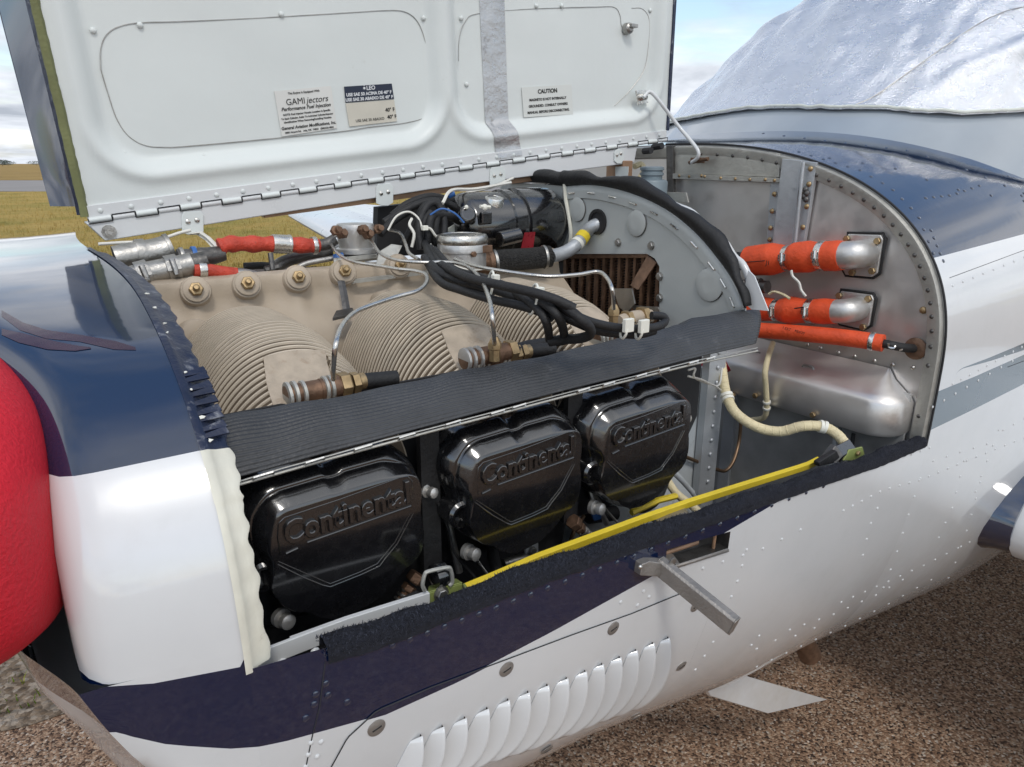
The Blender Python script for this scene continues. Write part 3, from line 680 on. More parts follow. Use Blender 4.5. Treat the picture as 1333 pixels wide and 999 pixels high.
# ------------------------------------------------------------------ rivets on the skin
def rline(pts,n):
    o=[]
    tot=[0]
    for a,c in zip(pts,pts[1:]): tot.append(tot[-1]+math.hypot(c[0]-a[0],c[1]-a[1]))
    for k in range(n):
        s_=tot[-1]*k/max(1,n-1); i=max(j for j in range(len(tot)) if tot[j]<=s_+1e-6); i=min(i,len(pts)-2); f=(s_-tot[i])/(tot[i+1]-tot[i])
        o.append((pts[i][0]+(pts[i+1][0]-pts[i][0])*f,pts[i][1]+(pts[i+1][1]-pts[i][1])*f))
    return o
RW=[]
for pts,n in [([(1098,665),(1150,638),(1198,625),(1238,608),(1333,570)],20),([(1198,623),(1182,672),(1165,727),(1150,765)],7),([(1142,662),(1133,683),(1123,723)],4),
  ([(1276,628),(1262,680),(1241,740),(1225,772)],8),([(1095,784),(1150,760),(1205,735),(1262,706)],12),([(1028,820),(1085,800),(1140,775),(1175,755)],9),
  ([(1042,690),(990,716),(930,735),(915,740)],6),([(972,716),(960,757),(952,777),(942,810),(925,842),(905,872)],9),([(1060,818),(1035,828),(1000,836),(985,845)],4),
  ([(1212,755),(1150,790),(1100,815),(1050,838),(985,868)],13),([(975,880),(940,903),(905,922),(870,940)],9),([(988,828),(978,840)],2),
  ([(405,967),(398,998)],3),([(418,966),(413,985)],2),([(1215,600),(1245,590),(1285,578)],5),([(1150,600),(1185,592),(1210,583)],6),([(830,788),(808,784)],2),([(845,777),(838,770)],2),
  ([(1214,530),(1300,480),(1333,462)],9),([(1300,560),(1270,640)],5),([(1240,500),(1330,452)],9),([(1240,372),(1333,335)],8),([(1255,600),(1240,660),(1222,700)],6),([(1306,560),(1333,545)],3)]:
    RW+=rline(pts,n)
pts=[onhull(*q) for q in RW]; b=B()
for p in pts:
    if p: b.dome(p,hn(p),.0027,.0015,8)
o=b.build('white_rivet',M['white'],fus); o['kind']='stuff'
RB=[]
for pts_,n in [([(886,168),(940,169),(985,173),(1080,184),(1130,190),(1180,196),(1240,214),(1333,252)],18),([(1080,206),(1160,218),(1240,246),(1333,262)],7),([(1205,258),(1240,254),(1275,242)],8),([(1215,330),(1195,280),(1160,245),(1120,222),(1040,198)],15),([(1228,340),(1212,300)],5),
  ([(511,840),(543,829),(587,813),(653,789),(710,767),(800,734),(870,707),(944,680),(1002,659),(1072,633)],26),([(395,880),(430,905)],0),([(1313,230),(1330,255)],2)]:
    RB+=rline(pts_,n) if n else []
RB+=[(411,904),(409,917),(427,905),(424,890),(398,935),(452,914)]
b=B()
for q in RB:
    p=onhull(*q)
    if p: b.dome(p,hn(p),.0036,.0017,8)
o=b.build('blue_rivet',M['blueglass'],fus); o['kind']='stuff'
b=B(); b.tube([off(*q,.0002) for q in rline([(423,862),(416,920),(406,960),(398,999)],20)],.0006,5).build('skin_seam',M['dark'],chin)
b=B(); b.tube([off(*q,.0002) for q in rline([(1236,362),(1333,326)],12)],.0005,5); b.tube([off(*q,.0002) for q in rline([(1312,478),(1333,470)],4)],.0005,5); b.build('skin_seam',M['dark'],fus)
# ------------------------------------------------------------------ latch slot and handle
b=B()
def sp(x,dz,dy): z=sltop(x)+dz; return V((x,hy(x,z)+dy,z))
D=.022
rows=[[sp(x,0,0) for x in (SX0,SX1)],[sp(x,0,D) for x in (SX0,SX1)],[sp(x,-SLH,D) for x in (SX0,SX1)],[sp(x,-SLH,0) for x in (SX0,SX1)]]
b.grid(rows); b.add([rows[0][0],rows[1][0],rows[2][0],rows[3][0]],[(0,1,2,3)]); b.add([rows[0][1],rows[1][1],rows[2][1],rows[3][1]],[(0,1,2,3)])
slot=b.build('latch_slot',M['darksteel'],air,angle=20)
b=B(); b.tube([sp(SX0+.01,-.012,.012),sp(SX1-.055,-.010,.012)],.004,8); b.tube([sp(SX1-.02,0,.01),sp(SX1-.02,-SLH,.01)],.0025,8); b.build('latch_rod',M['copper'],slot)
B().grid([[sp(SX0,-SLH,-.001),sp(SX1,-SLH,-.001)],[sp(SX0,-SLH-.004,-.0025),sp(SX1,-SLH-.004,-.0025)]]).build('slot_lip',M['latch'],slot,solid=.001)
h0=PY(848,742,.525)
p0=PY(880,745,.505); p1=PY(955,806,.435)
p0=PY(876,746,.512); p1=PY(958,812,.425)
dv=(p1-p0).normalized(); wv=V((0,0,1)); wv=(wv-dv*wv.dot(dv)).normalized(); nv=dv.cross(wv).normalized()
hw=.0125
prof=[(-hw,0),(-hw*1.0,.010),(-hw*.8,.0125),(hw*.8,.0125),(hw,.010),(hw,0)]
if nv.dot(CAM-p0)<0: nv=-nv
rows=[[p+wv*a+nv*c for a,c in prof] for p in [p0-dv*.018,p0,p0.lerp(p1,.5),p1]]
b=B(); b.grid(rows); b.add(rows[-1],[tuple(range(6))]); b.add(rows[0],[tuple(range(6))]); lh=b.build('latch_handle',M['latch'],air,bevel=.0012,solid=.0018)
# base bracket: folded plate
y_=.520
b=B(); b.prism([PY(836,735,y_),PY(846,731,y_),PY(869,734,y_),PY(866,752,y_),PY(834,750,y_)],(0,.028,0)); b.prism([PY(846,731,y_),PY(858,723,y_+.02),PY(877,722,y_+.02),PY(886,735,y_),PY(869,735,y_)],(0,.02,0))
b.build('bracket',M['latch'],lh,bevel=.0015)
b=B(); b.lathe(PY(875,731,.514),(0,-1,0),[(.0055,0),(.0055,.0016),(.003,.002)],14); b.build('pivot_pin',M['dullsteel'],lh)
B().dome(PY(833,738,.519),(0,-1,0),.003,.003).build('pivot_pin',M['steel'],lh)
# ------------------------------------------------------------------ windshield and cabin top
CT=[(1.5,1.58),(1.62,1.68),(1.8,1.83),(2.0,1.975),(2.25,2.10),(2.6,2.19),(4,2.25)]
CW=[(1.5,.56),(1.62,.60),(1.9,.64),(2.3,.655),(4,.67)]
def CF(x,y,z):
    if x<1.5: return 1
    w=lerp(CW,x); h=lerp(CT,x)-1.2
    return (abs(y-YC)/w)**2.3+(max(0,z-1.2)/h)**2.3-1
def csec(x,a,off=0):
    w=lerp(CW,x)+off; h=lerp(CT,x)-1.2+off; s=math.sin(a); c=math.cos(a)
    return V((x,YC-w*math.copysign(abs(s)**(2/2.3),s),1.2+h*max(0,c)**(2/2.3)))
gl=mat('windshield_plexiglass',(.31,.35,.39),.12,0,.1,4,coat=.8,rv=.03)
b=B(); xs_=[1.5,1.53,1.56,1.6,1.65,1.7,1.76,1.82,1.9,1.98,2.06,2.15,2.25,2.4,2.6,2.9,3.3,4]
b.grid([[csec(x,a) for a in A(70,-math.pi/2,math.pi/2)] for x in xs_]).build('windshield',gl,air)
def silver():
    m=mat('silver_bubble_foil',(.88,.885,.90),.24,1.0,.05,5); nt,p=nodes(m); pos=N(nt,'ShaderNodeNewGeometry').outputs['Position']
    a=noise(nt,pos,210,6,.75,.3); c=N(nt,'ShaderNodeTexVoronoi'); c.inputs['Scale'].default_value=150; L(nt,pos,c.inputs['Vector'])
    mp=N(nt,'ShaderNodeMapping'); mp.inputs['Scale'].default_value=(30,30,120); mp.inputs['Rotation'].default_value=(.5,.3,0); L(nt,pos,mp.inputs[0]); d=noise(nt,mp.outputs[0],2.0,5,.6,.5)
    big=noise(nt,pos,14,4,.5,1.0); h=mth(nt,'ADD',mth(nt,'ADD',mth(nt,'MULTIPLY',a,.95),mth(nt,'MULTIPLY',c.outputs['Distance'],.25)),mth(nt,'ADD',mth(nt,'MULTIPLY',d,.5),mth(nt,'MULTIPLY',big,1.3)))
    bu=N(nt,'ShaderNodeBump'); bu.inputs['Strength'].default_value=1; bu.inputs['Distance'].default_value=.0028; L(nt,h,bu.inputs['Height']); L(nt,bu.outputs[0],p.inputs['Normal'])
    return m
M['silver']=silver()
edgep=[(862,141),(900,139),(930,139),(958,144),(1000,146),(1045,146),(1100,145),(1142,139),(1160,145),(1200,146),(1250,143),(1300,140),(1322,135),(1324,126),(1300,112),(1292,107),(1310,108),(1340,121),(1400,140)]
E2=[]
for q in rline(edgep,90):
    p=march(CF,ray(*q),.5,6,.02)
    if p: 
        s_=math.copysign(abs((YC-p.y)/lerp(CW,p.x))**(2.3/2),YC-p.y); c_=max(0,(p.z-1.2)/(lerp(CT,p.x)-1.2))**(2.3/2); E2.append((math.atan2(s_,c_),p.x))
def xedge(a):
    c=[x for (aa,x) in E2 if abs(aa-a)<.06]; 
    if c: return min(c)
    k=min(E2,key=lambda e:abs(e[0]-a)); return k[1]
cov=thing('windshield_cover','wrinkled silver foil sun cover draped over the windshield','sun cover',(2.2,YC,1.7))
b=B(); rows=[]
aa_=A(150,-1.35,1.35); xe=[xedge(abs(a)) for a in aa_]
for _ in range(2): xe=[sum(xe[max(0,i-4):i+5])/len(xe[max(0,i-4):i+5]) for i in range(len(xe))]
import mathutils.noise as mn
for j in range(110):
    t=j/109; r=[]
    for i,a in enumerate(aa_):
        x=xe[i]+(3.2-xe[i])*t**1.5
        q=V((x*1.5,a*2.2,3.1)); ed=sst(0,.25,t); wr=ed*mn.fractal(q*1.6,.9,2.0,4)*.020+ed*.016*abs(mn.noise(V((x*4+a*7,x*3-a*4,1))))+.004*mn.noise(V((x*26,a*22,5)))
        fold=.022*math.exp(-((a*2.4+x*1.2-5.05)/.10)**2)+.022*math.exp(-((a*2.0-x*1.1+.75)/.07)**2)+.018*math.exp(-((a*.9+x*1.9-4.9)/.05)**2)
        edge=.006*math.exp(-t*60)
        p=csec(x,a,.008+wr+fold*ed+edge); r.append(p)
    rows.append(r)
b.grid(rows); cs=b.build('foil_sheet',M['silver'],cov,angle=180,solid=.005)
B().tube(rows[0],.0038,8).build('hem',M['whitetag'],cov)
b=B(); b.tube(smooth([rows[j][int(96+ j*.25)]+V((0,0,.004)) for j in range(0,90,8)],8),.0012,5); b.build('stitched_seam',M['dullsteel'],cs)
# windshield base fairing strip over the deck (blue with rivets)
b=B(); r0=[];r1=[];r2=[]
for a in A(80,-1.45,1.45):
    xx=1.5+.02; p=csec(1.56+.22*abs(math.sin(a))**3,a,.004); r0.append(p); q=csec(1.50+.22*abs(math.sin(a))**3,a,.03); r1.append(V((q.x-.03,q.y,q.z-.012)))
    s_=1-abs(a)/1.6
# ------------------------------------------------------------------ wings
def airfoil(y,le,ch,th,zc,ns=22):
    r=[]
    for i in range(ns+1):
        t=(1-math.cos(math.pi*i/ns))/2; yt=th*(2.969*math.sqrt(t)-1.26*t-3.516*t*t+2.843*t**3-1.036*t**4)/2*2; r.append((t,yt))
    up=[V((le+t*ch,y,zc+q*ch*.5*1.15)) for t,q in r[::-1]]; lo_=[V((le+t*ch,y,zc-q*ch*.5*.85)) for t,q in r[1:]]
    return up+lo_
def wingm(name,st,mt,parent):
    b=B(); rows=[airfoil(*s) for s in st]; b.grid(rows,close=False); b.add(rows[0],[tuple(range(len(rows[0])))]); b.add(rows[-1],[tuple(range(len(rows[-1])))]); return b.build(name,mt,parent)
wl=wingm('wing',[(.512,1.742,1.95,.175,.735),(.30,1.745,1.93,.17,.74),(-1.0,1.80,1.8,.16,.80),(-4.2,2.1,1.25,.13,.98)],M['white'],air)
wingm('root_fairing',[(.80,1.66,2.1,.24,.74),(.66,1.69,2.04,.215,.742),(.60,1.71,2.0,.19,.744),(.56,1.73,1.97,.178,.745),(.511,1.737,1.955,.170,.745)],M['blueglass'],wl)
wf=wingm('wing',[(1.85,1.75,1.9,.16,.70),(3.5,1.80,1.7,.15,.88),(6.1,1.95,1.25,.12,1.13),(6.25,2.05,1.1,.06,1.15)],M['white'],air)
# exhaust stub and gear door below the belly
eb=PY(1036,858,.86)
e=B(); e.lathe(eb+V((-.02,.02,.14)),(V((.08,-.03,-.16))),[(.029,0),(.030,.17),(.028,.17),(.026,.06)],20,caps=False).build('exhaust_stub',M['brown'],air)
q=[PY(905,872,.80),PY(950,842,.80),PY(972,880,.80),PY(1078,911,.80),PY(1000,929,.80),PY(925,906,.80)]
gd=B().prism(q,(0,.010,-.006)).build('gear_door',M['livery'],air,bevel=.0015); B().tube([PY(968,884,.81),PY(952,872,.86)],.006,8).build('hinge_arm',M['latch'],gd)
# ------------------------------------------------------------------ open cowl door standing up on its hinge
DY=1.20
dr=thing('cowl_door','open engine cowl door with white inner liner, stickers and a silver tape strip','cowl door',PY(500,235,DY))
HP0=PY(113,286,DY); HP1=PY(866,181,DY)
def hz(x): return HP0.z+(HP1.z-HP0.z)*(x-HP0.x)/(HP1.x-HP0.x)
DX0,DX1=HP0.x,HP1.x; DH=.46
def rbox(x,z,cx,cz,hx,hz_,r):
    qx=abs(x-cx)-hx+r; qz=abs(z-cz)-hz_+r
    return math.hypot(max(qx,0),max(qz,0))+min(max(qx,qz),0)-r
# recesses in coordinates (distance along the hinge, height above the hinge)
def dc(px,py): p=PY(px,py,DY); return p.x-DX0,p.z-hz(p.x)
a0=dc(150,235); a1=dc(585,175); c0=dc(605,170); c1=dc(855,150); tp=.395
L1=dc(118,120)[0]; R1=dc(577,120)[0]; L2=dc(592,110)[0]; R2=dc(858,100)[0]; bt=.037
def depth(u,v):
    d=0
    for l,r in ((L1,R1),(L2,R2)):
        s_=rbox(u,v,(l+r)/2,(bt+tp)/2,(r-l)/2,(tp-bt)/2,.075)
        d+=.016*sst(.0,-.022,s_)
        d-=.005*math.exp(-((s_-.008)/.009)**2)
    return d
NX,NZ=230,110; W_=DX1-DX0
def dp(u,v,d=0): # the liner leans and narrows slightly towards its free edge
    x=DX0+u; lean=-.020*v/.46
    return V((x+lean*(1-u/W_)*1.2-.004*v/.46*(u/W_),DY+d,hz(x)+.018+v))
rows=[[dp(W_*i/NX,(DH)*j/NZ,depth(W_*i/NX,DH*j/NZ)+.0012*mn.noise(V((i*.03,j*.05,2)))) for i in range(NX+1)] for j in range(NZ+1)]
liner=B().grid(rows).build('liner',M['liner'],dr,angle=180)
# inner stiffener outline (shallow seam) and rivets
def tl(pxs,dep,r,name,mt): 
    b=B(); b.tube([PY(q.x,q.y,DY+depth(*dc(q.x,q.y))-.0004) for q in smooth([V((a,c,0)) for a,c in pxs],5)],r,5); return b.build(name,mt,liner)
tl([(131,90),(131,66),(137,48),(152,36),(180,30),(240,28),(330,24),(450,17),(500,14),(525,15),(541,25),(551,45),(558,80),(563,120),(563,140),(555,152),(530,160),(480,166),(440,172),(330,183),(240,191),(215,192),(190,190),(168,178),(152,155),(140,120),(131,90)],.0140,.0008,'panel_seam',M['dullsteel'])
tl([(597,80),(598,50),(606,28),(622,18),(690,12),(780,9),(800,10),(807,20),(809,34),(815,44)],.0140,.0008,'panel_seam',M['dullsteel'])
tl([(822,11),(836,12),(845,26),(844,60),(838,92),(820,118),(800,138)],.0140,.0008,'panel_seam',M['dullsteel'])
b=B()
for q in [(121,40),(182,33),(366,19),(551,24),(161,200),(265,204),(391,193),(564,166),(600,24),(607,165),(607,110),(698,8),(731,8),(846,14),(700,162),(736,160),(820,170),(97,143),(97,170),(790,150),(640,172)]:
    p=PY(*q,DY+.015); b.dome(p+V((0,-.001,0)),(0,-1,0),.0045,.003,8)
o=b.build('rivet',M['liner'],liner); o['kind']='stuff'
# outer skin behind, front edge, navy lip and olive seal
def edge(pts,y,vec,name,mt,**k): return B().prism([PY(a,c,y) for a,c in pts],vec).build(name,mt,dr,**k)
b=B(); rows=[]
for j in range(25):
    v=-.0+.50*j/24; bul=.034+.165*v**.8
    r=[]
    for i in range(31):
        u=W_*i/30; x=DX0+u; e=min(1,(W_-u)/.05); r.append(dp(u,v,.006+bul*(.55+.45*e))+V((-.040 if i==0 else (-.012 if i==1 else 0),0,0)))
    rows.append(r)
b.grid(rows).build('outer_skin',M['livery2'] if 'livery2' in M else M['blueglass'],dr)
# front edge: from the liner edge back and forward to the skin
def fe(v,t): # t 0 liner side .. 1 skin side
    bul=.040+.170*v**.8; p=dp(0,v,0); return p+V((-.040*t,bul*t,0))
rows=[[fe(max(0,.46*j/24),.26+.74*i/10) for i in range(11)] for j in range(25)]
B().grid(rows).build('front_edge',M['blueglass'],dr)
rows=[[fe(max(0,.46*j/24),.0+.265*i/4)+V((0,0,-.012 if j==0 else 0)) for i in range(5)] for j in range(25)]
B().grid(rows).build('edge_lip',M['navy'],dr)
b=B(); 
rows=[[dp(0,.46*j/60-.014,0)+V((-.0085+.0012*random.random(),-.002,0)),dp(0,.46*j/60-.014,0)+V((-.0075,-.006,0)),dp(0,.46*j/60-.014,0)+V((.001,-.006,0)),dp(0,.46*j/60-.014,0)+V((.0035+.0012*random.random(),-.001,0))] for j in range(61)]
b.grid(rows).build('edge_seal',M['olive'],dr)
# rear edge: thin navy lip
b=B(); b.prism([dp(W_,-.0,-.004),dp(W_,.46,-.004),dp(W_,.46,-.004)+V((.007,0,0)),dp(W_,0,-.004)+V((.007,0,0))],(0,.03,0)); b.build('rear_edge_lip',M['navy'],dr)
b=B(); rows=[[dp(W_,.46*j/24,0),dp(W_,.46*j/24,0)+V((.006,.02,0)),dp(W_,.46*j/24,.10)+V((.004,0,0))] for j in range(25)]; b.grid(rows).build('rear_edge',M['blueglass'],dr)
# tape strip
def lz(u,v): return depth(u,v)
tu0,tu1=dc(648,185),dc(674,185)
b=B(); rows=[]
for j in range(61):
    v=-.012+(DH)*j/60
    uL=lerp([(0,dc(645,190)[0]),(.06,dc(638,150)[0]),(.3,dc(634,40)[0]),(.46,dc(631,0)[0])],v); uR=lerp([(0,dc(678,190)[0]),(.06,dc(668,150)[0]),(.3,dc(666,30)[0]),(.46,dc(664,0)[0])],v)
    rows.append([dp(uL+(uR-uL)*i/8,v,(lz(uL+(uR-uL)*i/8,max(v,0)) if v>0 else -.003)-.0012-.0006*random.random()*(v<.12)) for i in range(9)])
tape=mat('silver_tape',(.50,.50,.50),.30,.75,.15,12,.5,50,dirt=.34,ds=18,dc=(.16,.15,.16),bd=.006)
B().grid(rows).build('tape_strip',tape,liner)
# hinge: leaf strip, knuckles
b=B(); b.prism([dp(0,.001,-.0035),dp(W_,.001,-.0035),dp(W_,-.018,-.0035),dp(0,-.018,-.0035)],(0,.004,0)); leaf=b.build('hinge_leaf',M['white'],dr,bevel=.001)
b=B()
for i in range(29):
    u=.018+W_*(i/28.6)*.985; b.dome(dp(u,-.008,-.0038),(0,-1,0),.0038,.0022,8)
o=b.build('rivet',M['liner'],leaf); o['kind']='stuff'
def knuckle(i):
    a=dp(0,-.0195,-.0035).lerp(dp(W_,-.0195,-.0035),(i+.04)/38); c=dp(0,-.0195,-.0035).lerp(dp(W_,-.0195,-.0035),(i+.96)/38)
    B().tube([a,c],.0042,10).build('knuckle',M['white'] if i%2 else M['liner'],leaf)
for i in range(38): knuckle(i)
b=B(); A0=dp(0,-.0195,-.0035); A1=dp(W_,-.0195,-.0035)
for i in range(38):
    a=A0.lerp(A1,i/38); c=A0.lerp(A1,(i+1)/38); h=V((0,-.0034,.0042 if i%2 else -.0046)); h2=V((0,-.0034,-.0046 if i%2 else .0042))
    b.tube([a+h,c+h],.0009,4); b.tube([c+h,c+h2],.0009,4)
o=b.build('knuckle_gap',M['dark'],leaf); o['kind']='stuff'
B().tube([dp(0,-.0195,-.0028),dp(W_,-.0195,-.0028)],.003,6).build('hinge_pin',M['dark'],leaf)
# stickers
ez=V((0,-1,0))
def sticker(name,quad,mt,label):
    q=[PY(a,c,DY+.0142) for a,c in quad]; b=B(); b.prism(q,(0,.0008,0)); o=b.build(name,mt,liner,label=label)
    return q
def stext(q,lines,mt):
    "lines: (text, u, v, size, bold, shear, align) in fractions of the sticker"
    ex=(q[1]-q[0]); ey=(q[3]-q[0]); X=ex.normalized(); 
    b=B()
    for s_,u,v,sz,bo,sh,al in lines:
        put_text(b,s_,q[0]+ex*u+ey*v+V((0,-.0006,0)),X,-ey.normalized(),ez,sz,bold=bo,shear=sh,align=al,extrude=.0001)
    o=b.build('printing',mt,liner,recalc=False); o['kind']='stuff'; return o
q=sticker('maker_sticker',[(357,119),(431,112),(439,167),(367,178)],M['paper'],'white sticker with black fuel injection printing')
stext(q,[('The Engine Is Equipped With',.5,.10,.0046,.00008,0,'CENTER'),('GAMI',.50,.33,.0135,0,0,'RIGHT'),('jectors',.515,.33,.0135,0,.3,'LEFT'),('Performance Fuel Injection',.5,.45,.0078,.00012,.3,'CENTER'),
 ('NOTE: Fuel Injector Nozzle Location Is Specific',.5,.555,.0042,.0001,0,'CENTER'),('To Each Cylinder. Refer To Individual Cylinder/Injector',.5,.64,.0040,.0001,0,'CENTER'),('Identification When Removing/Installing Nozzles.',.5,.72,.0042,.0001,0,'CENTER'),
 ('General Aviation Modifications, Inc.',.5,.86,.0066,.00015,.2,'CENTER'),('2800 Airport Rd.   Ada, OK  74820   (580)436-4833',.5,.95,.0040,.0001,0,'CENTER')],M['ink'])
q=sticker('oil_sticker',[(448,113),(510,109),(513,129),(450,134)],M['navylabel'],'dark oil placard with pale Portuguese lettering')
stext(q,[('ÓLEO',.5,.30,.0092,.0003,0,'CENTER'),('USE SAE 50 ACIMA DE 40° F',.5,.62,.0070,.0003,0,'CENTER'),('USE SAE 30 ABAIXO DE 40° F',.5,.93,.0070,.0003,0,'CENTER')],M['lettergrey'])
q=sticker('faded_sticker',[(450,135),(513,130),(517,158),(455,165)],M['beigepaper'],'faded beige placard, most print worn off')
stext(q,[('40° F',.78,.50,.0085,.0002,0,'LEFT'),('USE SAE 30 ABAIXO',.14,.84,.0062,.0,0,'LEFT'),('40° F',.80,.82,.0085,.0002,0,'LEFT')],M['ink'])
q=sticker('caution_sticker',[(679,114),(744,110),(746,149),(682,153)],mat('clear_label',(.64,.66,.63),.4,0,.02,10),'caution placard in black capitals')
stext(q,[('CAUTION',.50,.24,.0110,.0003,0,'CENTER'),('MAGNETO IS NOT INTERNALLY',.5,.48,.0066,.0002,0,'CENTER'),('GROUNDED. CONSULT OWNERS',.5,.69,.0066,.0002,0,'CENTER'),('MANUAL BEFORE DISCONNECTING.',.5,.90,.0066,.0002,0,'CENTER')],M['ink'])
# latch stub and prop rod
b=B(); p=PY(815,38,DY+.014); b.lathe(p,(0,-1,0),[(.012,0),(.011,.012),(.006,.016)],14); b.box(p+V((.004,-.018,.004)),(.018,.010,.007)); b.build('latch_stub',M['dullsteel'],liner,bevel=.001)
b=B(); p=PY(836,127,DY-.002); b.prism([PY(828,118,DY-.003),PY(842,117,DY-.003),PY(844,134,DY-.003),PY(831,137,DY-.003)],(0,.004,0)); b.lathe(p,(0,-1,0),[(.007,0),(.007,.010),(.004,.014)],10); b.build('rod_bracket',M['clampsteel'],liner,bevel=.001)
pr=thing('prop_rod','thin white rod running from the raised cowl door down to the firewall','prop rod',PX(910,210,1.27))
pth=smooth([PY(838,127,DY-.018),PY(845,120,DY-.02),PY(855,128,1.17),PX(882,163,1.25),PX(902,187,1.26),PX(909,198,1.262),PX(908,206,1.264),PX(900,212,1.27)],6)
B().tube(pth,.0042,10).build('rod',M['white'],pr)
b=B(); b.box(PX(908,209,1.275),(.014,.03,.012)); b.tube([PX(897,212,1.27),PX(922,207,1.27)],.0045,8); b.build('clip',M['brown'],pr,bevel=.001)
# ------------------------------------------------------------------ red inlet plug
pl=thing('inlet_plug','puffy red vinyl plug filling the air inlet at the nose','inlet plug',(-.12,.78,1.08))
b=B(); rows=[]
ctr=V((-.085,.790,1.266))
for i in range(49):
    a=2*math.pi*i/48; r=[]
    ca,sa=math.cos(a),math.sin(a)
    for j in range(19):
        t=j/18*math.pi; sx=math.copysign(abs(math.sin(t))**.42,math.sin(t))
        wrk=1+(.05*math.sin(a*4+1)+.03*math.sin(a*9+t*3))*math.sin(t)**2*.6+.035*mn.noise(V((ca*2.5,sa*2.5,t*2)))
        r.append(ctr+V((-.085*math.cos(t)+.0*ca,.245*math.copysign(abs(ca)**.8,ca)*sx*wrk,.134*math.copysign(abs(sa)**.6,sa)*sx*wrk-.02*ca)))
    rows.append(r)
plg=b.grid(rows).build('cushion',M['red'],pl,sub=1,angle=180)
b=B(); b.tube([r[6]+(r[6]-ctr)*.012 for r in rows[:-1]],.003,6,loop=True); b.build('piping',M['red'],pl)
# dark lettering painted on the cushion: only the last letters are in the frame
b=B()
def onplug(px,py):
    d=ray(px,py); t=.2
    def ins(p): 
        q=p-ctr; return (abs(q.x)/.085)**2.2+(abs(q.y)/.25)**2.2+(abs(q.z+.08*q.y/.25*0)/.165)**2.2<1
    while t<3:
        if ins(CAM+d*t): return CAM+d*(t-.012)
        t+=.002
    return PY(px,py,.7)
b.tube([onplug(a,c) for a,c in [(-4,640),(2,636),(5,642),(3,650),(-4,652)]],.0022,6); b.tube([onplug(a,c) for a,c in [(3,668),(5,658),(8,644)]],.0022,6)
b.tube([onplug(a,c) for a,c in [(8,658),(12,655),(15,645),(12,641),(8,644),(6,652),(8,659)]],.0022,6); b.tube([onplug(a,c) for a,c in [(0,660),(0,672),(3,679)]],.0022,6)
b.build('lettering',M['ink'],pl)
st=thing('plug_strap','black buckled webbing strap hanging below the red inlet plug','strap',PY(38,850,.70))
B().prism([PY(21,833,.70),PY(36,838,.70),PY(44,866,.70),PY(34,860,.70)],(0,.003,0)).build('webbing',M['black'],st,bevel=.0005)
B().prism([PY(34,838,.695),PY(42,842,.695),PY(49,866,.695),PY(42,868,.695)],(0,.006,0)).build('buckle',M['blackgloss'],st,bevel=.002)
# seam of the chin panel
B().tube(CHG,.0009,5).build('panel_gap',M['dark'],chin)
# ------------------------------------------------------------------ crankcase
cc=thing('crankcase','tan painted crankcase with a row of washered through bolts along its top','engine crankcase',(.45,1.2,1.0))
X0,X1=.095,.845
def ccprof(x):
    k=max(math.exp(-((x-bx)/.017)**2) for bx in BX)   # bolt bosses swell towards the camera
    s=1.0-k
    return [V((x,y,z)) for y,z in [(1.0,1.0),(.985,1.20),(.985,1.29),(1.0,1.315),(1.02+.006*s,1.335),(1.034+.014*s,1.352),(1.036+.016*s,1.368+.002*s),(1.040+.010*s,1.385),(1.052,1.397-.004*s),(1.075,1.396),(1.088,1.388),(1.096,1.372),(1.11,1.352),(1.2,1.335),(1.45,1.33),(1.46,1.0)]]
BPX=[(255,378),(322,370),(388,362),(448,354),(520,346),(600,338)]
BY=1.032; BX=[PY(a,c,BY).x for a,c in BPX]
b=B(); b.grid([ccprof(x) for x in A(150,X0,X1)],close=True); b.add(ccprof(X0),[tuple(range(16))]); b.add(ccprof(X1),[tuple(range(16))])
b.build('casing',M['tan'],cc,angle=50)
for i,(a,c) in enumerate(BPX[:5]):
    p=PY(a,c,BY); ax=V((-.12,-1,.38)).normalized()
    t=B(); t.lathe(p-ax*.014,ax,[(.021,-.012),(.0205,.010),(.019,.0125)],20).build('bolt_boss',M['tan'],cc)
    w_=B().lathe(p+ax*.0005,ax,[(.0165,0),(.0165,.0022),(.015,.003)],22).build('washer',M['tan'],cc)
    t=B(); t.hex(p+ax*.0035,ax,.0098,.0075); t.lathe(p+ax*.010,ax,[(.0048,0),(.0048,.007),(.003,.009)],10); t.build('nut',M['brass'],w_,bevel=.0006)
# recessed cylinder base bumps on the near wall
for a,c,y,r in [(255,436,1.0,.022),(305,424,1.0,.016),(505,392,1.0,.018)]:
    B().lathe(PY(a,c,y),(0,-1,.25),[(r,-.03),(r,.0),(r*.85,.006),(r*.4,.008)],20).build('case_bump',M['tan'],cc)
B().prism([PY(256,430,.983),PY(282,423,.983),PY(283,427,.983),PY(258,436,.983)],(0,.001,0)).build('paint_mark',M['yellow'],cc)
# dark strap and bracket standing on the case
b=B(); b.tube([PY(444,366,1.02),PY(448,385,1.0),PY(453,414,.975)],.0055,4,flat=.35); b.prism([PY(433,418,.96),PY(462,411,.96),PY(459,404,.985),PY(438,408,.985)],(0,0,.004)); b.build('support_strap',M['darksteel'],cc)
# lower mass of the engine, sump and dark baffles
b=B(); b.box((.45,1.22,.92),(.75,.55,.20)); b.build('oil_sump',M['intdark'],cc,bevel=.02)
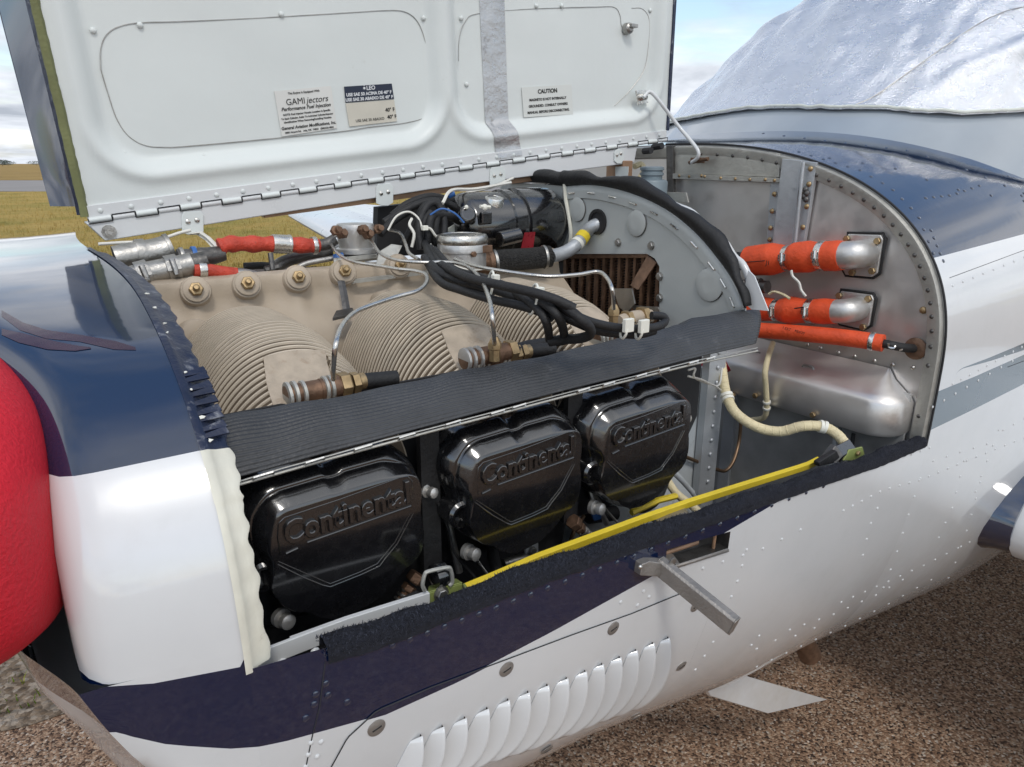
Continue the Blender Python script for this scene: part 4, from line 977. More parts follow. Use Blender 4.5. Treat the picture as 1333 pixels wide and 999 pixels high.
# ------------------------------------------------------------------ cylinders
CX=(PY(356,636,.62).x+PY(545,590,.62).x)/2-.002
DX2=PY(622,556,.62).x-PY(356,636,.62).x; DX3=PY(798,505,.62).x-PY(356,636,.62).x
cy=thing('engine_cylinder','front of the three finned cylinders with its black rocker cover, nearest the nose','engine cylinder',(CX,.83,1.0),'three near-side engine cylinders')
FC=1.195
RZT=[(.69,.112),(.72,.124),(.76,.144),(.80,.161),(.85,.173),(.97,.174),(1.0,.16)]
def rzy(y): return lerp(RZT,y)
def rxy(y): return .1135*(1-.10*sst(.80,.69,y)-.04*sst(.90,.98,y))
def topz(dx,y):
    u=min(.999,abs(dx)/rxy(y)); return FC+rzy(y)*(1-u**2.15)**(1/2.15)
def ondome(px,py,lift=0):
    "point of the finned dome seen at that place"
    y=.60
    while y<1.0:
        p=PY(px,py,y)
        if p.z<=topz(p.x-CX,y): return p+V((0,0,lift))
        y+=.001
    return PY(px,py,.75)
PQ=[[(343,466),(362,461),(382,458),(402,457),(423,457)],[(345,484),(364,479),(385,476),(405,474),(426,474)],[(347,500),(367,496),(388,493),(408,490),(430,489)],[(351,515),(371,512),(392,509),(412,506),(434,504)],[(357,532),(377,529),(398,526),(418,523),(440,520)]]
PP=[[ondome(a,c,.0012) for a,c in r] for r in PQ]
for i_ in (1,2,3):
    for j_ in (1,2,3): PP[i_][j_]=PP[i_][j_]+V((0,0,-.006))
def zlim(dx,y):
    if not PP[-1][0].y-.004<y<PP[0][2].y: return 9
    f=(y-PP[-1][2].y)/(PP[0][2].y-PP[-1][2].y); xa=PP[-1][0].x+(PP[0][0].x-PP[-1][0].x)*f-CX; xb=PP[-1][4].x+(PP[0][4].x-PP[-1][4].x)*f-CX
    return topz(dx,y)-.010 if xa<dx<xb else 9
def fring(y,k,n=168,lowk=1):
    rx,rz=rxy(y)*k,rzy(y)*k; r=[]
    for i in range(n):
        a=2*math.pi*i/n; c,s_=math.cos(a),math.sin(a)
        dx=rx*math.copysign(abs(c)**(2/2.15),c); r.append(V((CX+dx,y,min(zlim(dx,y),FC+rz*math.copysign(abs(s_)**(2/2.15),s_)*(1 if s_>0 else .75)))))
    return r
b=B()
for i in range(35):
    y=.693+i*.0078; b.grid([fring(y+.0002,.80),fring(y-.0008,.985),fring(y-.0007,1.0),fring(y+.0012,1.0),fring(y+.0013,.985),fring(y+.0010,.80)],close=True)
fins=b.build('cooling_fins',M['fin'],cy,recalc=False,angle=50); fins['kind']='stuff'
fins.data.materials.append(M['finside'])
for p_ in fins.data.polygons: p_.material_index=0 if (p_.index//168)%5 in (1,2,3) else 1  # pale rims; flanks take the colour with the gap shade painted in
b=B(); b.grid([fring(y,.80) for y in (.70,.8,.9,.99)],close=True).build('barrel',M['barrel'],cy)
# smooth cast pad between the fins for the upper plug
b=B(); b.grid(PP); rim=PP[0]+[r[-1] for r in PP[1:]]+PP[-1][::-1][1:]+[r[0] for r in PP[::-1]][1:]
b.grid([rim,[p+V((0,0,-.016)) for p in rim]]); b.build('plug_pad',mat('stained_tan_casting',(.43,.355,.27),.55,0,.2,40,.2,420,dirt=.36,ds=30,dc=(.28,.20,.13),bd=.003),cy,angle=60)
# upper spark plug, elbow and lead end
sx=path([(372,516,.705),(400,510,.705),(428,505,.705)],4)
sp_=B(); sp_.tube(sx,.0110,14); pb=sp_.build('spark_plug',M['brown'],cy)
d_=(sx[-1]-sx[0]).normalized()
b=B()
for k,r in ((.0,.0148),(.007,.0148),(.016,.0135),(.040,.0138),(.046,.0138)): b.lathe(sx[0]+d_*k,d_,[(r*.8,0),(r,.001),(r,.004),(r*.8,.005)],18)
b.build('washer',M['rail'],pb)
b=B(); b.tube([sx[-1]-d_*.01,sx[-1]+d_*.012],.0118,14); b.build('elbow',M['brown'],pb)
b=B(); b.hex(sx[-1]+d_*.012,d_,.0148,.012); b.hex(sx[-1]+d_*.026,d_,.0125,.009); b.lathe(sx[-1]+d_*.034,d_,[(.010,0),(.009,.008)],14); b.build('lead_nut',M['brass'],pb,bevel=.0008)
b=B(); b.tube([sx[-1]+d_*.04,sx[-1]+d_*.08+V((0,0,-.004))],.009,12); b.build('lead_end',M['black'],pb)
# injector nozzle
ip=PY(435,497,.765)
b=B(); b.lathe(ip+V((0,0,-.02)),(0,0,1),[(.007,0),(.007,.012),(.009,.013),(.009,.020),(.005,.022),(.005,.03)],6); b.build('injector',M['brass'],cy)
# rocker cover
YF=.622
CO=[(356,636),(425,615),(431,618),(439,617),(447,614),(457,606),(515,590),(526,594),(546,606),(552,616),(556,645),(553,668),(558,682),(560,700),(556,720),(546,735),(533,745),(512,771),(490,790),(461,806),(435,813),(411,811),(402,803),(383,803),(366,796),(346,770),(340,752),(333,735),(325,722),(318,700),(320,678),(330,664),(343,645)]
FO=[(358,688),(362,674),(372,667),(440,646),(500,628),(530,619),(541,620),(547,628),(549,645),(547,668),(551,685),(552,700),(549,718),(540,731),(527,741),(507,766),(486,785),(459,799),(435,806),(414,804),(404,797),(385,797),(370,790),(353,768),(357,752),(359,735),(352,722),(354,705)]
CC=(447,712)
def rpoly(pl,an):
    "distance from the centre to the outline in direction an (pixel plane)"
    dx,dy=math.cos(an),math.sin(an); best=0
    for i in range(len(pl)):
        ax_,ay=pl[i-1][0]-CC[0],pl[i-1][1]-CC[1]; bx_,by=pl[i][0]-CC[0],pl[i][1]-CC[1]
        ex_,ey=bx_-ax_,by-ay; den=dx*ey-dy*ex_
        if abs(den)<1e-9: continue
        t=(ax_*ey-ay*ex_)/den; u=(ax_*dy-ay*dx)/den
        if -1e-6<=u<=1+1e-6 and t>best: best=t
    return best
NA=260; ang=[2*math.pi*i/NA for i in range(NA)]
def smth(r,n):
    for _ in range(n): r=[(r[i-1]+2*r[i]+r[(i+1)%NA])/4 for i in range(NA)]
    return r
r0=smth([rpoly(CO,a) for a in ang],2); r1=smth([rpoly(FO,a) for a in ang],3)
def rl(k,y):
    return [PY(CC[0]+math.cos(a)*(p+(q-p)*k),CC[1]+math.sin(a)*(p+(q-p)*k),YF) for a,p,q in zip(ang,r0,r1)],y
b=B(); rws=[]
for k,y in [(-.05,.075),(-.05,.032),(0,.030),(.05,.0265),(.10,.0245),(.30,.0170),(.36,.0160),(.40,.0165),(.44,.0160),(.48,.0135),(.54,.0115),(.84,.0022),(.92,.0006),(1.0,0)]:
    pts_,_=rl(k,y); rws.append([V((p.x,YF+y,p.z)) for p in pts_])
b.grid(rws,close=True); b.add(rws[-1],[tuple(range(NA))])
rc=b.build('rocker_cover',M['blackgloss'],cy,angle=60)
def ff(px,py,h=0): return PY(px,py,YF-h)
e0=ff(370,709); e1=ff(534,652); ex=(e1-e0).normalized(); eyv=V((0,0,1)); eyv=(eyv-ex*eyv.dot(ex)).normalized()
vs,fs=text('Continental',.0235,extrude=.0022,bold=.0005,shear=.05,space=1.02,bev=.0006)
wid=max(v.x for v in vs); k=(e1-e0).length/wid
b=B(); b.add([e0+ex*(v.x*k)+eyv*(v.y*1.45)+V((0,-1,0))*(v.z+.0006) for v in vs],fs)
b.tube([e0+ex*.022+eyv*-.006+V((0,-.0006,0)),e1+eyv*-.006+V((0,-.0006,0))],.0011,6); b.tube([e0+eyv*-.010+ex*.0+V((0,-.0006,0)),e0+ex*.012+eyv*-.0085+V((0,-.0006,0))],.0012,6)
b.build('embossed_name',M['blackgloss'],rc,recalc=False,angle=30)
b=B(); b.tube([ff(a,c) for a,c in [(361,735),(395,752),(420,762),(430,764),(470,748),(494,737),(502,726),(517,708),(538,668)]],.0008,8)
b.tube([ff(a,c) for a,c in [(362,731),(424,758),(430,760),(468,745),(491,734),(499,724),(514,706),(534,668)]],.0005,8)
b.tube([ff(a,c,-.0003) for a,c in [(365,722),(361,700),(362,682),(370,674),(440,651),(520,622),(530,620),(536,626),(537,648),(534,662)]],.0007,6)
b.build('pressed_bead',M['blackgloss'],rc)
b=B(); b.lathe(PY(340,748,YF+.02),(0,-1,0),[(.017,-.02),(.017,.008),(.014,.0115),(.011,.0115),(.0105,.002)],24); b.build('corner_boss',M['blackgloss'],rc)
for nm,a,c,y,r in (('cover_screw',372,808,.640,.0085),('cover_screw',561,641,.655,.0065)):
    ax=V((.25,-1,.1)).normalized(); t=B(); p=PY(a,c,y); t.lathe(p-ax*.012,ax,[(r*1.2,0),(r*1.2,.006),(r*.6,.007),(r*.8,.010),(r,.012),(r*.95,.018),(r*.5,.020)],16); t.build(nm,M['alloy'],rc)
b=B(); b.box((CX,.71,1.115),(.165,.03,.12)); b.build('head_casting',M['blackmatte'],cy,bevel=.01)
cy2=copy_tree(cy,(DX2,0,0),'middle finned cylinder, half under the oil filler, with the middle black rocker cover')
cy3=copy_tree(cy,(DX3,0,0),'rear finned cylinder in front of the oil cooler, with the rocker cover nearest the firewall')
# black sheet between and behind the covers
bf=thing('cylinder_baffle','black sheet metal baffle behind the three rocker covers','baffle',(.46,.70,.98))
B().prism([V((.10,.705,1.31)),V((.86,.705,1.31)),V((.86,.705,1.16)),V((.80,.705,1.06)),V((.60,.705,1.10)),V((.57,.705,.96)),V((.10,.705,.94))],(0,.004,0)).build('sheet',M['dark'],bf)
for x in (CX+DX2/2,CX+(DX2+DX3)/2):
    b=B(); b.prism([V((x-.012,.660,1.285)),V((x+.012,.660,1.285)),V((x+.012,.664,1.08)),V((x-.012,.664,1.08))],(0,.01,0)); b.build('rib',M['black'],bf)
B().box((.115,.66,1.2),(.01,.09,.17)).build('end_sheet',M['dark'],bf)
# ------------------------------------------------------------------ rubber seal along the cylinders
def ribbed():
    m=mat('ribbed_black_rubber',(.042,.044,.048),.38,0,.2,20,.1,60,dirt=.30,ds=9,dc=(.22,.22,.225),rv=.14); nt,p=nodes(m); pos=N(nt,'ShaderNodeNewGeometry').outputs['Position']
    mp=N(nt,'ShaderNodeMapping'); mp.inputs['Scale'].default_value=(.02,1,1); L(nt,pos,mp.inputs[0]); s=N(nt,'ShaderNodeSeparateXYZ'); L(nt,mp.outputs[0],s.inputs[0])
    wv=mth(nt,'SINE',mth(nt,'MULTIPLY',mth(nt,'ADD',s.outputs[2],mth(nt,'MULTIPLY',s.outputs[1],-.6)),2000.0)); bu=N(nt,'ShaderNodeBump'); bu.inputs['Strength'].default_value=.7; bu.inputs['Distance'].default_value=.0012
    L(nt,noise(nt,pos,240,4),bu.inputs['Height']); L(nt,bu.outputs[0],p.inputs['Normal']); return m
sl=thing('baffle_seal','long ribbed black rubber baffle seal lying along the tops of the rocker covers','rubber seal',(.5,.64,1.28))
T=[(275,546),(400,523),(560,492),(660,472),(770,450),(870,426),(900,416),(988,401)]; Bt=[(301,624),(430,588),(560,554),(660,527),(740,507),(830,485),(900,467),(984,447)]
def ip(l,t):
    k=t*(len(l)-1); i=min(int(k),len(l)-2); f=k-i; return l[i][0]+(l[i+1][0]-l[i][0])*f,l[i][1]+(l[i+1][1]-l[i][1])*f
rows=[]
for i in range(141):
    t=i/140; a=PY(*ip(T,t),.665); c=PY(*ip(Bt,t),.616); r=[]
    a=a+V((0,0,.0012*math.sin(t*23)+.0008*math.sin(t*61)))
    for j in range(61):
        u=j/60; p=a.lerp(c,u)+V((0,-.7,.75))*(.00055*math.cos(u*2*math.pi*15))+V((0,-.7,.75))*(.008*math.sin(u*math.pi)**.8)+V((0,0,.0012*math.sin(t*40+u*3)*math.sin(u*3.14))); r.append(p)
    r=[a+V((0,.012,-.006))]+r
    rows.append(r)
B().grid(rows).build('rubber_strip',ribbed(),sl,angle=180,solid=.0028)
b=B(); b.tube([PY(a,c+2,.6135) for a,c in [(304,627),(370,607),(430,591),(500,571),(560,556),(660,530),(740,509),(830,487),(900,469),(986,451)]],.0013,6,flat=.5); b.tube([PY(a,c+4,.6155) for a,c in [(304,629),(430,593),(560,558),(660,532),(740,511),(900,471),(986,453)]],.0016,6)
b.build('retaining_strip',M['rail'],sl)
for a,c in [(343,619),(410,600),(473,583),(530,568),(590,551),(648,537),(676,529),(760,508),(793,500),(835,489),(865,482),(903,472),(925,467)]:
    b=B(); p=PY(a,c,.6125); b.tube([p+V((-.009,.001,-.002)),p+V((-.009,0,0)),p+V((.009,0,.0012)),p+V((.009,.001,-.001))],.0014,5); b.build('staple',M['clampsteel'],sl)
B().lathe(PY(338,572,.648)+V((0,0,.0)),(0,-.8,.6),[(.013,0),(.013,.0012),(.009,.0022),(.006,.001)],18,sx=.7).build('scuffed_blister',M['black'],sl)
# ------------------------------------------------------------------ rear baffle with oil cooler
BXR=.90
rb=thing('rear_baffle','grey sheet metal baffle with round plugs and a wavy black seal along its curved edge','baffle',(BXR,1.0,1.15))
arc=[(733,243),(765,241),(800,246),(835,257),(870,275),(905,303),(935,338),(955,368),(970,402)]
arcs=smooth([PX(a,c,BXR) for a,c in arc],5)
hp=PX(779,289,BXR)
b=B(); poly=arcs+[PX(968,440,BXR),PX(840,440,BXR),PX(840,400,BXR)]
# plate pieces round the cooler window
WN=[(735,333),(842,332),(852,337),(857,347),(858,402)]
b.prism(arcs+[PX(970,440,BXR),PX(858,455,BXR),PX(858,347,BXR),PX(852,337,BXR),PX(842,331,BXR),PX(733,331,BXR)],(.0035,0,0))
pln=b.build('plate',M['greypaint'],rb,bevel=.0008)
b=B(); b.prism([PX(650,236,BXR+.004),PX(738,243,BXR+.004),PX(741,300,BXR+.004),PX(735,331,BXR+.004),PX(700,331,BXR+.004),PX(660,300,BXR+.004)],(.003,0,0)); b.build('side_plate',M['greypaint'],rb)
b=B(); b.tube(smooth([PX(a,c,BXR-.004) for a,c in [(735,240),(737,262),(741,285),(743,305),(741,322)]],5),.004,8); b.build('sealant_joint',M['cream'],rb)
# raised edge band along the arc
def inward(pts,d):
    c=PX(800,420,BXR); o=[]
    for i,p in enumerate(pts):
        t=(pts[min(i+1,len(pts)-1)]-pts[max(i-1,0)]).normalized(); n_=V((0,t.z,-t.y)); 
        if n_.dot(c-p)<0: n_=-n_
        o.append(p+n_*d)
    return o
X_=V((-.0025,0,0))
B().grid([[p+X_ for p in inward(arcs,0)],[p+X_*1.4 for p in inward(arcs,.012)],[p+X_*1.2 for p in inward(arcs,.024)],inward(arcs,.0255)]).build('edge_band',M['greypaint'],rb,solid=.001)
ms=inward(arcs,.014)
for k in range(2,len(ms)-2,4):
    t=(ms[k+1]-ms[k-1]).normalized(); p=ms[k]+V((-.0048,0,0)); b=B(); b.tube([p-t*.009+V((.002,0,0)),p-t*.008,p+t*.008,p+t*.009+V((.002,0,0))],.0016,6); b.build('staple',M['clampsteel'],rb)
# knock-out discs and bolts
for a,c,rx in ((829,291,.0225),(752,273,.0225),(924,371,.0265)):
    b=B(); b.lathe(PX(a,c,BXR-.001),(-1,0,0),[(rx,0),(rx,.0022),(rx*.93,.0030),(rx*.4,.0030)],32); rp=b.build('round_plug',M['greypaint'],rb); B().tube([PX(a,c,BXR-.0015)+V((0,rx*math.cos(k*math.pi/16),rx*math.sin(k*math.pi/16))) for k in range(32)],.0009,5,loop=True).build('edge_groove',M['darksteel'],rp)
for a,c in ((805,316),(848,320),(859,360),(859,388)):
    b=B(); b.lathe(PX(a,c,BXR-.0005),(-1,0,0),[(.0075,0),(.0075,.0012)],14); b.hex(PX(a,c,BXR-.0017),(-1,0,0),.0062,.005); b.build('bolt',M['dullsteel'],rb)
B().lathe(hp+V((-.001,0,0)),(-1,0,0),[(.0235,0),(.0235,.004),(.018,.004),(.018,-.02)],24,caps=False,sx=1).build('hole_grommet',M['black'],rb)
B().lathe(hp+V((-.0012,0,0)),(-1,0,0),[(.0195,0),(.0195,.0003)],24).build('hole_dark',M['dark'],rb)
# flapped seal along the edge
b=B(); fl_=[(661,233),(672,223),(700,221),(728,223),(730,221),(738,231)]
def flap(pts,up0,name,seed,lean=.03):
    random.seed(seed); a_=smooth([PX(a,c,BXR-.004) for a,c in pts],6); n=len(a_); rows=[]
    for j in range(7):
        u=j/6; r=[]
        for i,p in enumerate(a_):
            t=(a_[min(i+1,n-1)]-a_[max(i-1,0)]).normalized(); nn=V((0,t.z,-t.y)); 
            if nn.dot(p-PX(800,420,BXR))<0: nn=-nn
            h=lerp(up0,i/(n-1)); wob=.003*math.sin(i*.42)+.0012*math.sin(i*1.1+2)
            r.append(p+nn*(h*math.sin(u*1.35)+wob*u)+V((-.012*math.sin(u*2.6)+lean*u*u*.6+wob*u*.8,0,0)))
        rows.append(r)
    return B().grid(rows).build(name,M['black'],rb,angle=180,solid=.0022)
flap([(733,243),(765,241),(800,246),(835,257),(870,275),(905,303),(935,338),(955,368),(970,402)],[(0,.030),(.18,.018),(.3,.030),(.45,.022),(.6,.028),(.8,.030),(1,.010)],'edge_seal',3,.012)
flap([(660,240),(690,238),(715,239),(737,243)],[(0,.012),(.2,.022),(.5,.030),(1,.024)],'edge_seal',5)
bb=B(); q=smooth([PX(a,c,BXR+.010) for a,c in [(848,262),(880,270),(915,295),(945,328),(965,352),(974,378)]],6); n=len(q)
bb.grid([q,[p+V((.006,-.008-.004*math.sin(i*.5)*.5,.006+.002*math.sin(i*.9))) for i,p in enumerate(q)]]).build('seal_backing',M['white'],rb,solid=.001,angle=180)
bb=B(); q=[PX(a,c,BXR+.006) for a,c in [(966,392),(978,403),(1000,405),(982,360),(974,352)]]; bb.prism(q,(.002,0,0)).build('seal_backing',M['white'],rb)
# oil cooler core
oc=thing('oil_cooler','browned oil cooler core seen through the window of the grey baffle','oil cooler',(BXR+.05,1.0,1.2))
b=B(); b.prism([PX(a,c,BXR+.02) for a,c in [(700,335),(858,335),(860,420),(700,420)]],(.05,0,0)); b.build('core_block',M['dark'],oc)
p0_,p1_=PX(735,336,BXR+.012),PX(856,336,BXR+.012); pb_=PX(856,415,BXR+.012)
zt_,zb_=p0_.z+.035,pb_.z
def cx_at(px): return PX(px,370,BXR+.012).y
for k in range(13):
    px=734+k*10; y0,y1=cx_at(px),cx_at(px+3.2)
    b=B(); b.prism([V((BXR+.010,y0,zb_-.02)),V((BXR+.010,y1,zb_-.02)),V((BXR+.010,y1,zt_)),V((BXR+.010,y0,zt_))],(.02,0,0)); b.build('core_tube',M['brown'],oc)
b=B()
for k in range(13):
    y0,y1=cx_at(737+k*10),cx_at(744+k*10)
    for i in range(26):
        z=zb_-.02+(zt_-zb_+.02)*i/26; zz_=[z,z+.003,z]; b.prism([V((BXR+.014,y0,z)),V((BXR+.014,(y0+y1)/2,z+.0035)),V((BXR+.014,y1,z)),V((BXR+.014,y1,z+.0008)),V((BXR+.014,(y0+y1)/2,z+.0043)),V((BXR+.014,y0,z+.0008))],(.012,0,0))
o=b.build('core_fins',M['brown'],oc); o['kind']='stuff'
b=B(); b.prism([PX(842,333,BXR+.004),PX(854,342,BXR+.004),PX(830,378,BXR-.02),PX(820,372,BXR-.02)],(.004,0,0)); b.prism([PX(735,331,BXR+.004),PX(842,331,BXR+.004),PX(842,336,BXR+.004),PX(735,337,BXR+.004)],(.01,0,0)); b.build('frame',M['brown'],oc,bevel=.001)
B().prism([PX(798,376,.86),PX(822,376,.86),PX(826,396,.86),PX(815,408,.86),PX(806,400,.86)],(.003,0,0)).build('deflector',M['dullsteel'],rb)
B().prism([PX(822,398,.87),PX(856,400,.87),PX(862,412,.87),PX(830,414,.87)],(.003,0,0)).build('deflector',M['dullsteel'],rb)
# ------------------------------------------------------------------ hoses, lines and fittings over the engine
random.seed(21)
def hose(name,label,cat,pts,r,mt,part='sleeve',k=6,n=14,group=None,flat=1):
    ps=path(pts,k); t=thing(name,label,cat,(ps[0]+ps[-1])/2,group); o=B().tube(ps,r,n,flat=flat).build(part,mt,t); return t,ps
def clamp(parent,ps,f,r,w=.010,mt=None,screw=True,up=V((0,-.6,.8)),name='hose_clamp'):
    i=min(int(f*(len(ps)-1)),len(ps)-2); p=ps[i].lerp(ps[i+1],f*(len(ps)-1)-i); d=(ps[i+1]-ps[i]).normalized(); mt=mt or M['clampsteel']
    b=B(); b.lathe(p-d*w/2,d,[(r,0),(r+.0012,0),(r+.0014,w*.1),(r+.0014,w*.9),(r+.0012,w),(r,w)],24)
    o=b.build(name,mt,parent)
    if screw:
        u=(up-d*up.dot(d)).normalized(); s=d.cross(u); q=p+u*(r+.003)
        b=B(); b.tube([q-s*.009,q+s*.009],.0042,10); b.box(q-u*.002,(w*1.15,.013,.004),(d,s,u)); b.hex(q+s*.009,s,.0042,.005); b.build('clamp_screw',mt,o,bevel=.0004)
    return o
# firewall hoses: big orange sleeves
def wav(ps,base,amp): 
    n=len(ps); return [base+lerp(amp,i/(n-1)) for i in range(n)]
t=thing('orange_hose','upper fat orange fire-sleeved hose clamped to the upper firewall elbow','hose',PX(1040,335,1.225),'orange hoses on the firewall')
ps=smooth([PX(a,c,1.25) for a,c in [(975,340),(1000,338),(1030,336),(1060,334),(1098,333)]],10)
B().tube(ps,wav(ps,.0265,[(0,.004),(.3,.006),(.42,.0),(.47,-.003),(.55,.003),(.7,.004),(.78,.0),(.84,.001),(.95,.002),(1,.0)]),22).build('sleeve',M['orange'],t)
clamp(t,ps,.485,.0245,.014,up=V((-1,0,.1))); clamp(t,ps,.835,.0275,.013,up=V((-1,0,.1)))
b=B(); e=PX(968,340,1.25); dd=(ps[1]-ps[0]).normalized()
for k in range(4): b.lathe(e-dd*(-.006+.011*k),dd,[(.016,0),(.020,.003),(.016,.007)],18)
b.build('ribbed_end',M['black'],t)
b=B(); b.tube([ps[0]+V((-.031,0,-.001)),ps[len(ps)//3]+V((-.0325,0,-.001))],.0008,4); b.build('ink_line',M['ink'],t)
B().tube(smooth([PX(a,c,1.20) for a,c in [(1030,352),(1032,360),(1040,368),(1043,378),(1049,386)]],4),.0026,6).build('lacing_cord',M['whitewire'],t)
b=B()
for s_,pp in (('J1',(997,341)),('A',(1057,338))): put_text(b,s_,PX(*pp,1.214)+V((0,0,-.006)),V((0,-1,0)),V((0,0,1)),V((-1,0,0)),.013,extrude=.0002)
b.build('hand_lettering',M['ink'],t,recalc=False)
t=thing('orange_hose','middle orange fire-sleeved hose clamped to the lower firewall elbow','hose',PX(1030,405,1.225),'orange hoses on the firewall')
ps=smooth([PX(a,c,1.25) for a,c in [(960,401),(985,402),(1015,404),(1050,405),(1088,406)]],10)
B().tube(ps,wav(ps,.0232,[(0,.001),(.3,.002),(.42,.0),(.48,-.002),(.6,.005),(.72,.001),(.78,-.0005),(.9,.0018),(1,0)]),22).build('sleeve',M['orange'],t)
clamp(t,ps,.485,.0215,.013,up=V((-1,0,.0))); clamp(t,ps,.80,.0235,.013,up=V((-1,0,.1)))
b=B(); put_text(b,'B',PX(990,396,1.222),V((0,-1,0)),V((0,0,1)),V((-1,0,0)),.010,extrude=.0002); b.tube([PX(1034,402,1.2205),PX(1046,400,1.2195)],.0012,4); b.build('hand_lettering',M['ink'],t,recalc=False)
B().tube(smooth([PX(a,c,1.195) for a,c in [(1001,383),(1008,380),(1020,384),(1028,389)]],4),.0026,6).build('lacing_cord',M['creamhose'],t)
t=thing('orange_hose','thin straight orange sleeved hose running right below the two fat ones','hose',PX(1060,440,1.215),'orange hoses on the firewall')
ps=smooth([PX(a,c,x) for a,c,x in [(950,428,1.20),(1000,431,1.21),(1050,435,1.22),(1100,440,1.235),(1150,447,1.25)]],8)
B().tube(ps,.0155,18).build('sleeve',M['orange'],t); clamp(t,ps,.93,.0162,.008,screw=False)
ps2=smooth([PX(a,c,x) for a,c,x in [(1148,447,1.25),(1162,450,1.255),(1178,453,1.275),(1192,454,1.30)]],5); B().tube(ps2,.008,12).build('wrapped_end',M['black'],t)
b=B(); b.tube(smooth([p+V((-.008,.003*math.sin(i*2.2),.004*math.cos(i*2.1))) for i,p in enumerate(ps2[4:12])],3),.0022,6); b.build('foil_wrap',M['clampsteel'],t)
b=B(); put_text(b,'1.EXT    M0020',PX(1018,428,1.196),V((0,-1,-.06)),V((0,0,1)),V((-1,0,0)),.0075,extrude=.0002,shear=.2); b.build('hand_lettering',M['ink'],t,recalc=False)
t=thing('dark_red_hose','short dark red hose end glimpsed between the seal and the stainless tray','hose',PX(925,480,1.1)); ps=smooth([PX(905,492,1.08),PX(925,480,1.1),PX(945,470,1.12)],5); B().tube(ps,.022,16).build('sleeve',M['darkred'],t)
t=thing('ribbed_hose','dark ribbed rubber hose end between the two fat orange hoses','hose',PX(985,372,1.24)); ps=smooth([PX(975,372,1.24),PX(1000,373,1.24)],5)
b=B(); b.tube([PX(968,372,1.24),PX(999,374,1.24)],.013,16); [b.lathe(PX(972+6*i,372,1.24),(0,1,0),[(.013,0),(.015,.002),(.013,.004)],16) for i in range(4)]; b.build('sleeve',M['darksteel'],t)
# cream loom
t,ps=hose('cream_hose','long cream wrapped wiring loom hanging in a curve below the stainless tray','wiring loom',[(938,468,.80),(941,490,.78),(946,515,.76),(958,538,.73),(985,556,.70),(1015,562,.67),(1045,555,.64),(1072,556,.62),(1090,566,.60),(1100,578,.585)],.0088,M['creamhose'],n=14)
b=B()
for i in range(2,len(ps)-2,2):
    d=(ps[i+1]-ps[i]).normalized(); b.lathe(ps[i],d,[(.0089,0),(.0094,.001),(.0089,.002)],14)
o=b.build('lacing_ring',M['creamhose'],t); o['kind']='stuff'
for f in (.22,.245,.76,.785): clamp(t,ps,f,.0098,.0055,M['zip'],False,name='lacing_tie')
t,ps=hose('cream_conduit','thin cream tube bent down over the front of the stainless tray','conduit',[(1006,447,.86),(1000,465,.83),(996,485,.82),(997,505,.82),(998,530,.82),(994,544,.83),(978,547,.86)],.0058,M['creamhose'])
for f in (.62,.68): clamp(t,ps,f,.0066,.005,M['zip'],False,name='lacing_tie')
hose('brown_tube','thin browned copper line making a V in the dark corner under the tray','metal line',[(965,545,.80),(962,575,.80),(955,600,.79),(946,612,.79),(935,612,.79),(900,598,.79),(880,590,.79)],.0035,M['copperline'])
t=thing('white_wire','pair of thin white wires beside the rear end of the baffle seal','wire',PY(915,490,.66))
for l in ([(896,482,.66),(905,480,.66),(903,490,.66),(912,496,.68),(930,502,.70),(938,508,.72)],[(896,490,.66),(912,494,.67),(935,502,.72),(940,480,.76)]): B().tube(path(l),.0017,6).build('strand',M['whitewire'],t)
# peach tube and grey line lower down
hose('peach_tube','peach coloured flexible tube disappearing behind the yellow rod','tube',[(865,620,.70),(880,642,.68),(900,658,.66),(915,672,.64)],.0065,M['creamhose'])
hose('grey_line','straight pale grey line beside the peach tube','metal line',[(872,612,.74),(892,632,.73),(912,656,.72)],.0035,M['galv'])
# ------------------------------------------------------------------ fuel manifold
fm=thing('fuel_manifold','pale grey round fuel manifold with brass fittings, sprouting steel lines','fuel manifold',PY(464,330,1.13))
c=PY(464,320,1.13)
b=B(); b.lathe(c+V((0,0,-.014)),(0,0,1),[(.030,0),(.034,.003),(.034,.010),(.029,.012),(.031,.030),(.032,.044),(.030,.050),(.012,.051)],30); b.build('body',M['alloy'],fm)
b=B(); b.lathe(c+V((0,0,-.018)),(0,0,1),[(.038,0),(.038,.0035)],24); b.build('base_plate',M['darksteel'],fm)
b=B()
for a,cc_,y in ((436,301,1.10),(443,305,1.09),(470,300,1.09),(477,306,1.09),(490,299,1.12)): b.hex(PY(a,cc_,y),(random.uniform(-.3,.3),-1,.2),.0085,.014); b.lathe(PY(a,cc_,y),(0,-1,.2),[(.0055,.012),(.005,.022)],10)
b.build('fitting',M['brown'],fm,bevel=.0008)
b=B(); b.prism([PY(435,338,1.06),PY(452,336,1.06),PY(453,350,1.045),PY(457,352,1.045),PY(456,362,1.04),PY(438,364,1.04),PY(436,352,1.045)],(0,.003,0)); b.prism([PY(434,336,1.06),PY(490,330,1.10),PY(495,336,1.10),PY(436,342,1.06)],(0,.004,-.004)); b.prism([PY(494,328,1.08),PY(510,318,1.08),PY(524,320,1.08),PY(515,338,1.06),PY(500,352,1.05),PY(488,352,1.05)],(0,.003,0)); b.build('bracket',M['rail'],fm,bevel=.0008)
FL='thin steel fuel lines to the cylinders'
def steel(label,pts,r=.0026):
    ps=zpath(pts,6); t=thing('fuel_line',label,'fuel line',(ps[0]+ps[-1])/2,FL); B().tube(ps,r,10).build('tube',M['steel'],t); return t,ps
